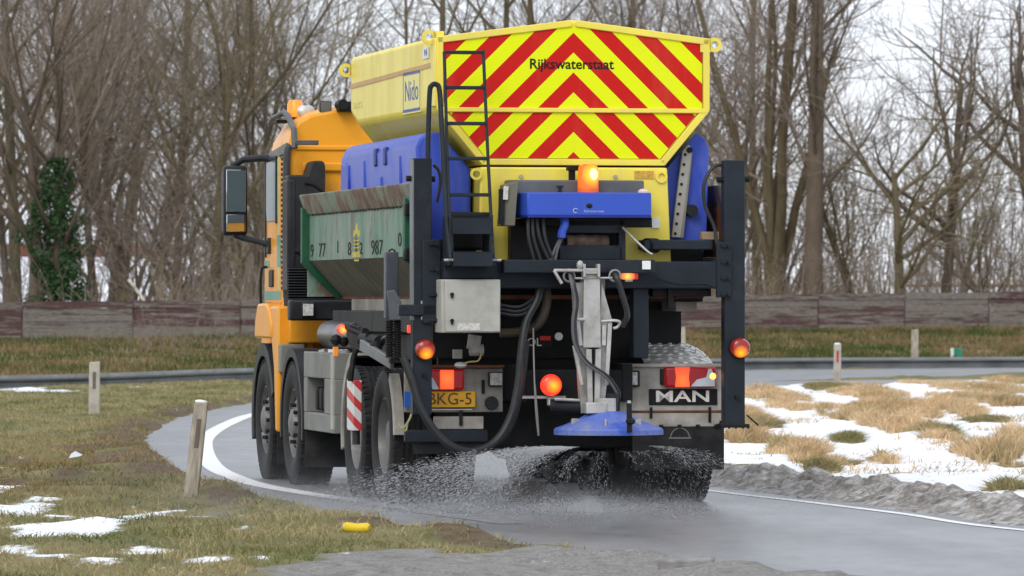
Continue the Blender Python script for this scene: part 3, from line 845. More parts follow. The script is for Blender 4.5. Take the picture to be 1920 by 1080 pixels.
tree('brush', 262, 160, 1.0, 0.4, "low brown thicket tree near the fallen birch stem", GA)
tree('brush2', 1600, 175, 1.1, 1.4, "leaning brushy olive tree between the tall trunk and the small tree", GA)
# more trees of the same wood, row behind row
more = [(480, 172, 'fan2', 1.0, "brown fan shaped bare tree rising directly behind the lorry mirror"),
        (585, 180, 'fan', 0.9, "olive bare tree with spreading top seen above the roof beacon of the cab"),
        (330, 184, 'pole2', 1.0, "slim straight bare tree between the fallen birch and the fan shaped olive tree"),
        (112, 186, 'pole2', 1.1, "slim bare stem standing right behind the ivy clad trunk"),
        (-40, 172, 'fan', 1.0, "fan shaped bare tree whose branches enter at the left picture edge"),
        (235, 190, 'multi', 0.9, "many stemmed dark bare tree behind the fallen birch"),
        (20, 196, 'fan2', 1.05, "brown fan shaped bare tree behind the slim straight one at the left edge"),
        (680, 206, 'brush2', 1.3, "low brushy tree showing just above the hopper's front lifting lug"),
        (760, 214, 'pole2', 0.9, "slim bare tree above the middle of the hopper's long side"),
        (850, 196, 'pole2', 1.1, "upright twiggy poplar above the top of the ladder"),
        (925, 202, 'pole2', 1.15, "upright twiggy poplar right of the ladder, over the left slope of the chevron board"),
        (1010, 198, 'pole2', 1.1, "upright twiggy poplar over the lettering on the chevron board"),
        (1090, 204, 'fan2', 1.1, "brown fan shaped tree directly over the peak of the chevron board"),
        (1170, 197, 'pole2', 1.1, "upright twiggy poplar over the right slope of the chevron board"),
        (1255, 203, 'fan2', 1.05, "brown fan shaped tree above the right shoulder of the hopper"),
        (1338, 186, 'brush2', 1.25, "olive brushy tree between the hopper and the tall dark right post"),
        (1392, 180, 'fan2', 1.0, "brown fan shaped tree rising behind the tall dark right post"),
        (1424, 190, 'pole2', 0.95, "slim bare tree close left of the many stemmed thick trunks"),
        (1952, 172, 'spread2', 1.1, "crooked bare tree whose limbs enter at the right picture edge"),
        (1858, 178, 'brush', 0.85, "low brown thicket tree in front of the snowy roof at the right"),
        (1795, 198, 'brush2', 1.0, "olive thicket tree behind the slender crooked tree"),
        (1478, 192, 'brush', 1.2, "brown brushy tree behind the gap between the two thick trunks"),
        (350, 174, 'brush', 1.1, "brown thicket tree just right of the fallen birch"),
        (292, 203, 'fan2', 1.05, "brown fan shaped bare tree far back between the ivy clad trunk and the lorry mirror"),
        (66, 208, 'fan', 1.05, "olive fan shaped bare tree far back above the ivy"),
        (432, 192, 'brush2', 1.2, "olive brushy tree close behind the fan shaped olive tree"),
        (205, 184, 'fan2', 0.85, "smaller brown fan shaped bare tree just right of the ivy clad trunk"),
        (520, 164, 'brush2', 0.8, "low olive thicket tree hidden close behind the cab door")]
for i, (px, Y, k, sc, lab) in enumerate(more):
    tree(k, px, Y, sc, i*2.399, lab, GA)

# ivy clad tree
T = Tree(97)
T.branch((0, 0, -0.4), (-0.06, 0, 1), 6.5, .24, 0, FAN)
ivt = empty("ivy_tree", "bare tree with its trunk wrapped in dark green ivy, left of the lorry", "tree", ((70-960)/11093*158, 158, .8))
seg_mesh("trunk", T.big, 8, bark_g, ivt)
seg_mesh("crown", [q for q in T.twig if q[2] < 12], 3, twig_r, ivt)
nl = 26000
zz = 5.0 * rng.random(nl)**0.95 - 0.5
a = rng.random(nl)*6.283
cx = 0.52 + 0.12*np.sin(zz*1.7)
rad_ = (0.66 + 0.16*np.sin(zz*3.1+a*2) + 0.14*np.sin(zz*7+a*3)) * np.clip(1.35 - (np.clip(zz,0,9)/4.6)**2*1.05, .28, 1.05) * (0.35+0.65*np.sqrt(rng.random(nl))) * (0.75+0.6*fbm(a*1.6+20, zz*1.3))
keepz = rng.random(nl) < np.clip(1.35 - zz/4.6 + .5*(fbm(a*1.2+9, zz*1.6)-.5), 0.03, 1)
keepz &= fbm(a*2.2+3, zz*2.4) > 0.40
ctr = np.c_[cx + rad_*np.cos(a), rad_*np.sin(a), zz]
ctr = ctr[keepz]; nl = len(ctr)
e1 = rng.normal(0, 1, (nl, 3)); e1 /= np.linalg.norm(e1, axis=1)[:, None]
e2 = np.cross(e1, rng.normal(0, 1, (nl, 3))); e2 /= np.linalg.norm(e2, axis=1)[:, None]
sz = (0.028 + 0.03*rng.random(nl))[:, None]
v = np.stack([ctr - e1*sz, ctr + e2*sz*.7, ctr + e1*sz, ctr - e2*sz*.7], 1)
ivm = mat("ivy_leaf", (0.032, 0.075, 0.024), 0.5, var=0.6, scale=5)
nmesh("ivy", v.reshape(-1, 3), np.arange(nl*4).reshape(-1, 4), ivm, ivt)
T2 = Tree(12)
T2.branch((0.52, 0.05, -0.4), (0.03, 0, 1), 7, .13, 0, POLE)
seg_mesh("second_stem", T2.big, 8, bark_g, ivt)

# pale fallen birch stem propped in the thicket
bir = empty("fallen_birch", "pale fallen birch stem slanting out of the thicket behind the fence", "fallen trunk", (-9.3, 155, .9))
b = MB().curve([(-0.75, 0, 1.15), (-.45, .05, .75), (-.2, 0, .35), (.15, -.05, -.1)], 0.045, 8)
b.build("stem", mat("birch_bark", (0.52, 0.48, 0.42), .8, var=.5, scale=9), bir, base=(0, 0, 0))

# dense brushwood, uncountable
def sticks(name, n_, xr, yr, hr, rr, m, label, cat, spread=0.25, dens=None, up=True):
    x = xr[0] + (xr[1]-xr[0])*rng.random(n_); y = yr[0] + (yr[1]-yr[0])*rng.random(n_)
    if dens is not None:
        k = rng.random(n_) < dens(x, y); x, y = x[k], y[k]
    n_ = len(x)
    z = ground_z(x, y, np.full(n_, -9.0))
    h = hr[0] + (hr[1]-hr[0])*rng.random(n_)**1.6
    p = np.c_[x, y, z]; d = np.c_[rng.normal(0, spread, (n_, 2)), np.ones(n_)]
    S = []
    r = rr[0] + (rr[1]-rr[0])*rng.random(n_)
    for i in range(4):
        d = d + rng.normal(0, spread*0.7, (n_, 3)) * (1, 1, .4)
        q = p + d/np.linalg.norm(d, axis=1)[:, None]*(h/4)[:, None]
        S.append(np.c_[p, q, r*(1-i*.22), r*(1-(i+1)*.22)])
        # side twigs
        for _ in range(2):
            f = rng.random(n_)[:, None]
            a0 = p*(1-f)+q*f
            dd = d + rng.normal(0, 0.75, (n_, 3))*(1, 1, .6)
            a1 = a0 + dd/np.linalg.norm(dd, axis=1)[:, None]*(h*(0.12+0.18*rng.random(n_)))[:, None]
            S.append(np.c_[a0, a1, r*.55, r*.3])
        p = q
    o = seg_mesh(name, np.concatenate(S), 3, m, None)
    tag(o, label, cat, kind="stuff")
    return o
yb = lambda x, y: (y > fence_y(x) + 3) * np.where(x < -9.5 - (y-150)*.05, .22, 1.0)
sticks("undergrowth", 3600, (-24, 27), (143, 196), (0.8, 3.2), (.009, .020), twig_r, "tangled brown undergrowth of thin stems between the bare trees", "undergrowth", 0.22, yb)
sticks("undergrowth", 1800, (-19, 22), (143, 190), (0.6, 2.4), (.010, .020), twig_o, "tangled olive undergrowth of thin stems between the bare trees", "undergrowth", 0.25, yb)
sticks("far_wood", 5000, (-48, 52), (205, 275), (3.0, 11.0), (.016, .034), twig_r, "far grey brown wood of bare trees closing the view", "wood", 0.10, lambda x, y: np.where(x > 9, .45, np.where(x < -13.5, .4, 1.0)))
sticks("brambles", 260, (-10.5, -4.5), (124, 150), (0.3, 1.1), (.005, .010), twig_r, "brown brambles sprawling on the bank in front of the fence", "brambles", 0.45,
       lambda x, y: ((y < fence_y(x)-0.3) & (y > rail_y(x)+3)) * np.exp(-((x+7.2)/1.6)**2))


# ================================================================== THE LORRY
PSI = rad(10.8)
TX, TY = 0.2278, 44.96
# image pixels of the lorry -> metres on the plane at length-position t (body coordinates)
def pS(u, t):
    k = (u - 960) / 11093.0; c_, s_ = math.cos(PSI), math.sin(PSI)
    return (k*(TY + t*c_) - TX + t*s_) / (c_ - k*s_)
def pZ(v, t, s=0):
    return EYE - (v - 560) / 11093.0 * (TY + s*math.sin(PSI) + t*math.cos(PSI))
def pT(u, s):
    k = (u - 960) / 11093.0; c_, s_ = math.cos(PSI), math.sin(PSI)
    return (TX + s*c_ - k*(TY + s*s_)) / (s_ + k*c_)
def on_lorry(z): return (TX, TY, z)
orange = mat("orange_paint", (0.80, 0.335, 0.022), 0.34, var=0.06, scale=2, dirt=0.30, dirtcol=(0.42, 0.20, 0.05), coat=0.0)
yellow = mat("yellow_paint", (0.80, 0.655, 0.085), 0.36, var=0.07, scale=2, dirt=0.40, dirtcol=(0.62, 0.545, 0.20), coat=0.0, stretch=(1.6, 1.6, 0.4), dscale=2.6)
blue = mat("blue_plastic", (0.030, 0.065, 0.43), 0.42, var=0.12, scale=3, dirt=0.30, dirtcol=(0.14, 0.18, 0.42), stretch=(1.5, 1.5, .45), dscale=3)
blue_s = mat("blue_steel", (0.035, 0.085, 0.46), 0.38, var=0.06, scale=3, dirt=0.12, dirtcol=(0.12, 0.16, 0.38))
dark = mat("anthracite_steel", (0.018, 0.0235, 0.031), 0.42, var=0.2, scale=4, dirt=0.22, dirtcol=(0.060, 0.060, 0.062))
black = mat("black_steel", (0.012, 0.012, 0.013), 0.55, var=0.3, scale=6, dirt=0.35, dirtcol=(0.030, 0.027, 0.024))
plastic = mat("black_plastic", (0.022, 0.023, 0.026), 0.45, var=0.2, scale=3, dirt=0.32, dirtcol=(0.075, 0.072, 0.07))
rubber = mat("rubber", (0.016, 0.016, 0.017), 0.6, var=0.3, scale=9, dirt=0.45, dirtcol=(0.055, 0.053, 0.052), dscale=5)
rubber_h = mat("hose_rubber", (0.020, 0.021, 0.024), 0.40, var=0.2, scale=9, dirt=0.3, dirtcol=(0.08, 0.075, 0.07))
greyp = mat("grey_cabinet_paint", (0.40, 0.39, 0.35), 0.45, var=0.08, scale=4, dirt=0.45, dirtcol=(0.22, 0.205, 0.17), dscale=5)
mud = mat("muddy_panel", (0.40, 0.38, 0.34), 0.6, var=0.15, scale=5, dirt=0.65, dirtcol=(0.17, 0.145, 0.115), dscale=4)
steelp = mat("grey_side_panel", (0.20, 0.208, 0.19), 0.5, var=0.12, scale=3, dirt=0.60, dirtcol=(0.17, 0.16, 0.14))
alu = mat("aluminium", (0.50, 0.50, 0.49), 0.38, metal=0.55, var=0.15, scale=8, dirt=0.45, dirtcol=(0.20, 0.18, 0.15), dscale=5)
galv = mat("zinc_steel", (0.46, 0.455, 0.43), 0.45, metal=0.4, var=0.15, scale=8, dirt=0.5, dirtcol=(0.23, 0.20, 0.165), dscale=6)
rimm = mat("wheel_rim", (0.22, 0.22, 0.215), 0.5, metal=0.4, var=0.2, scale=6, dirt=0.6, dirtcol=(0.10, 0.09, 0.08), dscale=6)
glass = mat("tinted_window", (0.10, 0.135, 0.145), 0.22, var=0.05)
glass.node_tree.nodes["Principled BSDF"].inputs["Specular IOR Level"].default_value = 0.12
mirror_m = mat("mirror_glass", (0.55, 0.58, 0.6), 0.03, metal=1.0, var=0.02)
teal = mat("teal_tape", (0.12, 0.30, 0.235), 0.4, var=0.1)
paleyel = mat("pale_tape", (0.62, 0.50, 0.17), 0.4, var=0.1)
white_p = mat("white_print", (0.72, 0.72, 0.70), 0.5, var=0.08, dirt=0.2, dirtcol=(.45, .43, .4))
red_p = mat("red_print", (0.55, 0.03, 0.025), 0.4, var=0.05)
letter_w = mat("pale_lettering", (0.62, 0.61, 0.58), 0.5, var=0.1)
letter_shade_k = mat("black_letters_and_shade", (0.012, 0.012, 0.012), 0.6)  # also colours black sheets and slots that stand for deep shade
letter_b = mat("blue_lettering", (0.06, 0.105, 0.33), 0.5)
for m_ in (black, letter_shade_k, plastic, rubber, dark):
    m_.node_tree.nodes["Principled BSDF"].inputs["Specular IOR Level"].default_value = 0.16
rust = mat("rust", (0.13, 0.050, 0.024), 0.8, var=0.5, scale=6, dirt=0.4, dirtcol=(0.06, 0.03, 0.02))

def lamp(name, base, em, spot, rad0, strength, ring=0.25):
    """lit lens: brightest in front of its bulb (spot, object coordinates)"""
    m, n, l, p = node_mat(name)
    tc = n.new("ShaderNodeTexCoord").outputs["Object"]
    d = n.new("ShaderNodeVectorMath"); d.operation = 'DISTANCE'; l.new(tc, d.inputs[0]); d.inputs[1].default_value = spot
    f = N_ramp(n, l, N_math(n, l, 'DIVIDE', d.outputs["Value"], rad0), [(0.0, (1, 1, 1)), (0.45, (.45,)*3), (1.0, (0, 0, 0))])
    p.inputs["Base Color"].default_value = tuple(base) + (1,); p.inputs["Roughness"].default_value = 0.2
    e = N_mix(n, l, f, tuple(x*ring for x in base), em)
    l.new(e, p.inputs["Emission Color"]); p.inputs["Emission Strength"].default_value = strength
    return m

def lettering(name, body, size, loc, parent, m, face='rear', sx=1.0, align='CENTER', ext=0.002, label=None, shear=0):
    cu = bpy.data.curves.new(name, 'FONT')
    cu.body = body; cu.size = size; cu.extrude = ext; cu.align_x = align; cu.align_y = 'CENTER'; cu.resolution_u = 3; cu.shear = shear
    cu.materials.append(m)
    o = bpy.data.objects.new(name, cu); col.objects.link(o)
    o.parent = parent
    o.location = tuple(a - b for a, b in zip(loc, BASE))
    o.rotation_euler = (rad(90), 0, rad(-90) if face == 'left' else 0)
    o.scale = (sx, 1, 1)
    if label: o["label"] = label
    return o

lorry = empty("gritting_lorry", "orange four axle lorry seen from behind, carrying the salt spreader along the bend", "lorry", on_lorry(0), PSI)
BASE = (0, 0, 0)

# ---- wheels
def tyre_mb(x, y, w=0.30, R=0.513):
    h = w/2
    pf = [(.285, -h*.84), (.30, -h*.9), (.33, -h*.97), (.40, -h*1.03), (.455, -h*1.02), (.485, -h*.95), (R-.012, -h*.88), (R-.002, -h*.78)]
    for c in (-.062, -.02, .022, .064):
        pf += [(R, c-.012), (R-.014, c-.009), (R-.014, c+.009), (R, c+.012)]
    pf += [(R-.002, h*.78), (R-.012, h*.88), (.485, h*.95), (.455, h*1.02), (.40, h*1.03), (.33, h*.97), (.30, h*.9), (.285, h*.84)]
    b = MB().lathe(pf, (x, y, R-0.006), 'x', 56)
    for k in range(56):                                             # shoulder lugs
        a = 2*math.pi*k/56
        for sgn in (-1, 1):
            c = (x + sgn*h*.80, y + math.cos(a)*(R-.006), R-0.006+math.sin(a)*(R-.006))
            b.rbox(c, (h*.30, .030, .022), (math.degrees(a)+90, 0, 0))
    return b
def wheel(side, y, x, dished):
    s = side
    if dished:
        pr = [(.30, .125), (.285, .13), (.275, .10), (.265, -.02), (.215, -.06), (.15, -.055), (.14, .07), (.11, .10), (.0, .105)]
    else:
        pr = [(.30, .125), (.285, .13), (.275, .08), (.262, .045), (.235, .085), (.17, .118), (.13, .120), (.115, .15), (.07, .165), (.0, .168)]
    pr = [(r, h*s) for r, h in pr]
    w = MB().lathe(pr, (x, y, .507), 'x', 32).build("wheel", rimm, lorry, angle=30)
    t = tyre_mb(x, y).build("tyre", rubber, w, angle=32)
    if side > 0 or abs(x) < 1: return
    for k in range(10):
        a = 2*math.pi*(k+.5)/10; hx = x + s*(-.052 if dished else .092)
        ob = bpy.data.objects.new("vent_hole", vent_me); col.objects.link(ob); ob.parent = w
        ob.location = (hx, y+.222*math.cos(a), .507+.222*math.sin(a))
        a = 2*math.pi*k/10; hx = x + s*(-.045 if dished else .122)
        ob = bpy.data.objects.new("wheel_nut", nut_me); col.objects.link(ob); ob.parent = w
        ob.location = (hx, y+.16*math.cos(a), .507+.16*math.sin(a))
vent_o = MB().cyl((-.012, 0, 0), (.012, 0, 0), .024, 8).build("vent_hole", black, None)  # solid black disc painted as the shade inside a rim hole
nut_o = MB().cyl((-.03, 0, 0), (.03, 0, 0), .018, 6).build("wheel_nut", black, None)
vent_me, nut_me = vent_o.data, nut_o.data
bpy.data.objects.remove(vent_o); bpy.data.objects.remove(nut_o)
for side in (-1, 1):
    for y in (4.528, 6.108): wheel(side, y, side*1.085, False)
    for y in (0.0, 1.303):
        wheel(side, y, side*1.085, True)
        wheel(-side, y, side*0.745, True)

# ---- frame, axles, gear under the body
b = MB()
for s in (-1, 1):
    b.box(s*.36, s*.44, -1.25, 7.0, .78, 1.06)
for y in (-1.2, -.5, .65, 2.1, 3.2, 4.4): b.box(-.36, .36, y-.05, y+.05, .80, 1.02)
for y in (0, 1.303): b.cyl((-.9, y, .507), (.9, y, .507), .09, 12).ball((0, y, .52), .24, 14, (1, 1.1, 1))
for y in (4.528, 6.108): b.box(-.9, .9, y-.07, y+.07, .38, .52)
b.cyl((0, 1.4, .56), (0, 4.2, .75), .06, 10).box(-.35, .35, 4.3, 6.2, .55, 1.2)
for s in (-1, 1):
    for y in (.65,): b.rbox((s*.55, y, .70), (.09, 1.5, .13), (0, 0, 0))
    b.cyl((s*.52, -.28, .45), (s*.52, -.28, .95), .13, 14).cyl((s*.52, 1.6, .45), (s*.52, 1.6, .95), .13, 14)
b.build("chassis", black, lorry, bevel=0.006)
MB().box(-.95, .95, .1, 3.8, 1.07, 1.28).box(-1.02, -.80, -.3, 3.7, 1.28, 1.45).box(.80, 1.02, -.3, 3.7, 1.28, 1.45).box(-.6, .6, 3.8, 5.2, 1.1, 1.55).build("subframe", black, lorry, bevel=0.01)
MB().box(.75, 1.2, 2.3, 3.95, .48, 1.10).build("fuel_tank", alu, lorry, bevel=0.06)
MB().box(-.62, .62, -.62, -.48, .42, .98).build("underrun_frame", black, lorry, bevel=.02)

# ---- left side: battery box with open bay, air tank, arches
xb = -1.225
y0b, y1b = 2.326, 3.92
w0, w1 = 2.841, 3.764
b = MB()
b.box(xb, xb+.42, y0b, y1b, 0.901, 1.111).box(xb, xb+.42, y0b, y1b, 0.47, 0.617)
b.box(xb, xb+.42, y0b, w0, 0.617, 0.901).box(xb, xb+.42, w1, y1b, 0.617, 0.901)
sb = b.build("battery_box", steelp, lorry, bevel=0.008)
MB().box(xb+.16, xb+.20, w0-.02, w1+.02, 0.617-.02, 0.901+.02).build("bay", black, sb)
b = MB()
for k in range(4): b.box(xb+.05, xb+.155, w0+.06+k*.2, w0+.19+k*.2, 0.635, 0.823)
b.build("valve_block", letter_shade_k, sb, bevel=.02)  # blocks painted flat black so the open bay reads as deep shade
MB().box(xb-.012, xb+.004, y0b+.005, y0b+.13, 0.502, 1.097).build("corner_strip", greyp, sb, bevel=.004)
MB().box(xb-.004, xb+.03, y0b-.006, y0b+.06, 1.085, 1.161).build("side_marker", lamp("amber_marker", (.6, .16, .02), (1, .4, .05), (xb, y0b, 1.12), .2, .3), sb)
b = MB()
for k in range(8): b.rbox((xb+.10+.05*(k % 3), 2.6+.15*k, 1.115), (.07, .05, .03), (0, 10, 20*k))
b.build("step_tread", alu, sb)
MB().cyl((-.98, 2.55, 1.25), (-.98, 4.05, 1.25), .115, 20).build("air_tank", mat("dark_silver", (.12, .12, .125), .38, metal=.5, var=.2, dirt=.3), lorry)
def arch(y, x0, x1, r, a0, a1, m, name, th=.02, n=20, lip=True):
    b = MB()
    ring = []
    for k in range(n+1):
        a = rad(a0 + (a1-a0)*k/n)
        c_, s_ = math.cos(a), math.sin(a)
        ring.append([(x0, y+r*c_, .507+r*s_), (x1, y+r*c_, .507+r*s_), (x1, y+(r+th)*c_, .507+(r+th)*s_), (x0, y+(r+th)*c_, .507+(r+th)*s_)])
    b.loft(ring)
    if lip:
        ring = []
        for k in range(n+1):
            a = rad(a0 + (a1-a0)*k/n); c_, s_ = math.cos(a), math.sin(a)
            ring.append([(x0-.004, y+(r-.05)*c_, .507+(r-.05)*s_), (x0+.012, y+(r-.05)*c_, .507+(r-.05)*s_), (x0+.012, y+(r+th+.003)*c_, .507+(r+th+.003)*s_), (x0-.004, y+(r+th+.003)*c_, .507+(r+th+.003)*s_)])
        b.loft(ring)
    return b.build(name, m, lorry, angle=30)
arch(4.528, -1.235, -.86, .605, -12, 192, plastic, "mudguard")
arch(4.528, .86, 1.235, .605, -12, 192, plastic, "mudguard")
arch(1.303, -1.235, -.60, .60, -14, 82, mud, "mudguard")
arch(1.303, -1.225, -.61, .585, -12, 80, letter_shade_k, "mudguard_liner", th=.01, lip=False)
arch(0.0, -1.235, -1.165, .585, 128, 178, mud, "mudguard")
arch(1.303, .60, 1.235, .60, -14, 82, mud, "mudguard")
# rubber flaps behind the wheels
for (x0, x1, y, z0, z1) in ((-1.22, -.88, 3.89, .16, .46), (.88, 1.22, 3.89, .16, .46), (-1.22, -.88, 5.42, .14, .50)):
    MB().box(x0, x1, y-.012, y, z0, z1).build("mud_flap", rubber, lorry)

# ---- cab
CY = 5.473
W = 1.12
def cab_ring(y, w, zb, zs, zt):
    h = zt - zs
    L = [(-w, zb), (-w, zs-.25), (-w+.006, zs), (-w+.03, zs+h*.35), (-w+.09, zs+h*.64), (-w+.20, zs+h*.84), (-w+.42, zs+h*.97), (-.3, zt+.01)]
    return [(x, y, z) for x, z in L] + [(-x, y, z) for x, z in reversed(L)]
b = MB().loft([cab_ring(CY, W, 1.46, 2.85, 3.15), cab_ring(CY+.12, W, 1.46, 2.85, 3.185), cab_ring(CY+.7, W, 1.46, 2.83, 3.19), cab_ring(CY+1.05, W, 1.46, 2.77, 3.10),
               cab_ring(CY+1.3, W-.01, 1.4, 2.66, 2.93), cab_ring(CY+1.5, W-.03, 1.3, 2.40, 2.66), cab_ring(CY+1.68, W-.07, 1.1, 1.98, 2.2), cab_ring(CY+1.78, W-.14, .75, 1.40, 1.6)])
cab = b.build("cab", orange, lorry, bevel=0.02, angle=45)
# rear wall pressing: recessed field edge as raised frame
MB().box(-1.06, 1.06, CY-.018, CY+.01, 2.80, 2.845).build("roof_seam", orange, cab, bevel=.012)
b = MB().box(-1.0, -.42, CY-.035, CY, 2.62, 2.70).box(-.47, -.40, CY-.035, CY, 1.6, 2.70).build("pressed_rib", orange, cab, bevel=.02)
# roof edge trim, side window, door stripes, handle
xs_ = -W - .004
MB().prism([(CY+.03, 2.78), (CY+.03, 2.865), (CY+1.05, 2.80), (CY+1.30, 2.68), (CY+1.28, 2.62), (CY+1.03, 2.73)], 'x', xs_-.010, xs_+.03).build("roof_trim", mat("grey_trim", (.15, .145, .14), .5, dirt=.3), cab, bevel=.004)
yw0, yw1 = 6.079, 6.64
dr = MB().box(xs_-.004, xs_+.02, 5.803, 6.798-.02, 1.50, 2.73).build("door", orange, lorry, bevel=.012)
zw0, zw1 = 2.209, 2.742
MB().prism([(yw0, zw0), (yw0, zw1), (yw1, zw1-.02), (yw1+.05, zw0+.14), (yw1-.05, zw0)], 'x', xs_-.012, xs_).build("window", glass, dr, bevel=.003)
MB().box(xs_-.018, xs_, yw0-.05, yw0-.008, zw0-.02, zw1+.02).box(xs_-.018, xs_, yw0-.05, yw1, zw1, zw1+.025).build("window_seal", plastic, dr)
MB().box(xs_-.016, xs_, yw1+.02, yw1+.07, 1.9, zw1).build("pillar_seal", plastic, dr)
MB().box(xs_-.018, xs_, 6.234, 6.452, 1.644, 1.794).build("door_handle", plastic, dr, bevel=.02)
MB().box(xs_-.008, xs_, 5.834, 6.766, 1.535, 1.608).build("reflective_tape", teal, dr)
MB().box(xs_-.0085, xs_-.002, 5.834+.0, 6.018, 1.816, 2.089).build("reflective_tape", teal, dr)
MB().box(xs_-.008, xs_, 6.483, 6.766, 1.817, 1.872).build("reflective_tape", teal, dr)
q0, q1 = 5.56, 6.018
MB().box(xs_-.006, xs_+.01, q1-.13, q1-.02, 1.62, 2.76).build("pillar_tape", paleyel, cab)
MB().box(xs_-.007, xs_+.01, q1-.02, q1+.05, zw0+.05, zw1).build("pillar_tape", teal, cab)
b = MB()
for k in range(26): b.box(xs_-.014, xs_, q0+.06, q0+.20, 1.62+k*.044, 1.62+k*.044+.026)
b.box(xs_-.010, xs_, q0+.0, q0+.11, 1.55, 2.78)
b.build("door_seal", black, cab)
MB().curve([(-1.10, CY-.03, 2.84), (-1.135, CY-.03, 2.7), (-1.135, CY-.03, 1.62), (-1.12, CY-.03, 1.45)], .03, 10).build("corner_trim", mat("slate_trim", (.045, .048, .055), .4), cab)
# rear intake duct, grille slats, light bar
tI = CY - .30
iL, iR, iM = -1.164, -0.846, -0.969
zA, zB = 2.586, 2.707
b = MB().prism([(iL, 1.75), (iL, zA), (iM-.03, zA), (iM, zB-.02), (iM+.02, zB), (iR-.02, zB), (iR, zB-.03), (iR, 1.75)], "y", tI, CY-.02)
duct = b.build("intake_duct", plastic, lorry, bevel=.025, seg=3)
for (xa, za) in ((-0.972, 2.518), (-0.986, 2.388), (-1.104, 1.948)):
    MB().curve([(xa-.05, tI-.002, za+.0), (xa+.02, tI-.002, za-.01), (xa+.09, tI-.002, za-.06), (xa+.12, tI-.002, za-.10)], .016, 8).build("duct_slot", letter_shade_k, duct)  # black tubes painted as the shade inside the duct slots
MB().box(iL-.01, iL+.06, tI-.02, CY-.02, 1.6, 2.55).build("duct_edge", plastic, duct, bevel=.02)
gr0, gr1 = 1.535, 1.813
MB().box(-1.187, -0.557, 5.06, 5.10, gr0, gr1).build("grille_back", black, lorry)
for k in range(12):
    MB().box(-1.187, -0.557, 5.0, 5.055, gr0+(gr1-gr0)*k/12, gr0+(gr1-gr0)*(k+.45)/12).build("slat", plastic, lorry, bevel=.004)
MB().prism([(-1.202, 1.36), (-1.202, 1.535), (-0.528, 1.535), (-0.528, 1.45), (-0.755, 1.36)], 'y', 4.82, 4.98).build("rear_crossbar", plastic, lorry, bevel=.02)
wl_ = MB().box(-1.113, -1.009, 4.74, 4.82, 1.388, 1.513).build("work_light", plastic, lorry, bevel=.012)
MB().box(-1.104, -1.018, 4.733, 4.745, 1.401, 1.499).build("lens", mat("clear_lens", (.55, .55, .53), .25, var=.3, scale=40), wl_, bevel=.003)
# front wheel arch and step in orange
arch(6.108, -1.24, -.86, .60, -16, 158, plastic, "arch_liner", th=.055)
MB().prism([(5.60, 1.205), (5.60, 1.33), (5.72, 1.45), (5.92, 1.505), (6.38, 1.50), (6.52, 1.36), (6.56, 1.205)], 'x', -1.25, -.95).build("front_mudguard", orange, lorry, bevel=.02)
arch(6.108, .86, 1.245, .625, -14, 190, orange, "front_mudguard", th=.035)
MB().prism([(5.30, .42), (5.30, 1.48), (5.75, 1.48), (5.66, 1.2), (5.52, .95), (5.44, .42)], 'x', -1.235, -.93).build("step_panel", orange, lorry, bevel=.02)
MB().box(-1.15, -.72, 5.2, 5.3, 1.17, 1.44).box(-1.15, -.72, 5.2, 5.34, 1.40, 1.45).build("rear_step", orange, lorry, bevel=.015)
MB().box(-1.23, -1.02, 5.18, 5.30, .92, 1.16).build("step_box", steelp, lorry, bevel=.012)
MB().box(-1.10, 1.10, 5.6, 6.9, 1.30, 1.46).build("cab_floor", plastic, lorry)
MB().box(-1.10, 1.10, 6.6, 7.2, .45, 1.3).build("front_bumper", orange, lorry, bevel=.06)
# mirrors
mx0, mx1 = -1.492, -1.282
mz0, mz1 = 2.099, 2.691
mir = MB().prism([(6.72, mz0), (6.72, mz1), (6.80, mz1+.015), (6.92, mz1-.05), (6.92, mz0+.05), (6.80, mz0-.015)], 'x', mx0, mx1).build("mirror_housing", plastic, lorry, bevel=.03, seg=3)
zs_ = mz0 + (mz1-mz0)*.315
MB().rbox(((mx0+mx1)/2, 6.708, (zs_+.012+mz1-.03)/2), (mx1-mx0-.03, .012, mz1-.042-zs_), (0, 0, 11)).build("mirror_glass", mirror_m, mir, bevel=.004)
MB().rbox(((mx0+mx1)/2, 6.712, (mz0+.025+zs_-.012)/2), (mx1-mx0-.036, .012, zs_-mz0-.037), (0, 0, 11)).build("mirror_glass", mirror_m, mir, bevel=.004)
MB().tube([((mx0+mx1)/2-.03, 6.8, mz1+.0), ((mx0+mx1)/2+.08, 6.78, mz1+.06), (-1.16, 6.55, 2.763), (-1.10, 6.45, 2.752)], [.022, .028, .034, .04], 10).build("mirror_arm", plastic, mir)
MB().tube([((mx0+mx1)/2+.0, 6.78, mz0+.0), ((mx0+mx1)/2+.08, 6.75, mz0-.03), (-1.2, 6.55, 2.033), (-1.1, 6.5, 1.996)], [.03, .028, .024, .03], 10).build("mirror_arm", plastic, mir)
MB().box(-1.15, -1.09, 6.4, 6.56, 1.931, 2.07).build("arm_bracket", plastic, mir, bevel=.01)
MB().curve([(-1.13, 6.62, 1.82), (-1.18, 6.62, 1.78), (-1.18, 6.62, 1.48), (-1.13, 6.62, 1.44)], .012, 8).build("grab_rail", black, lorry)
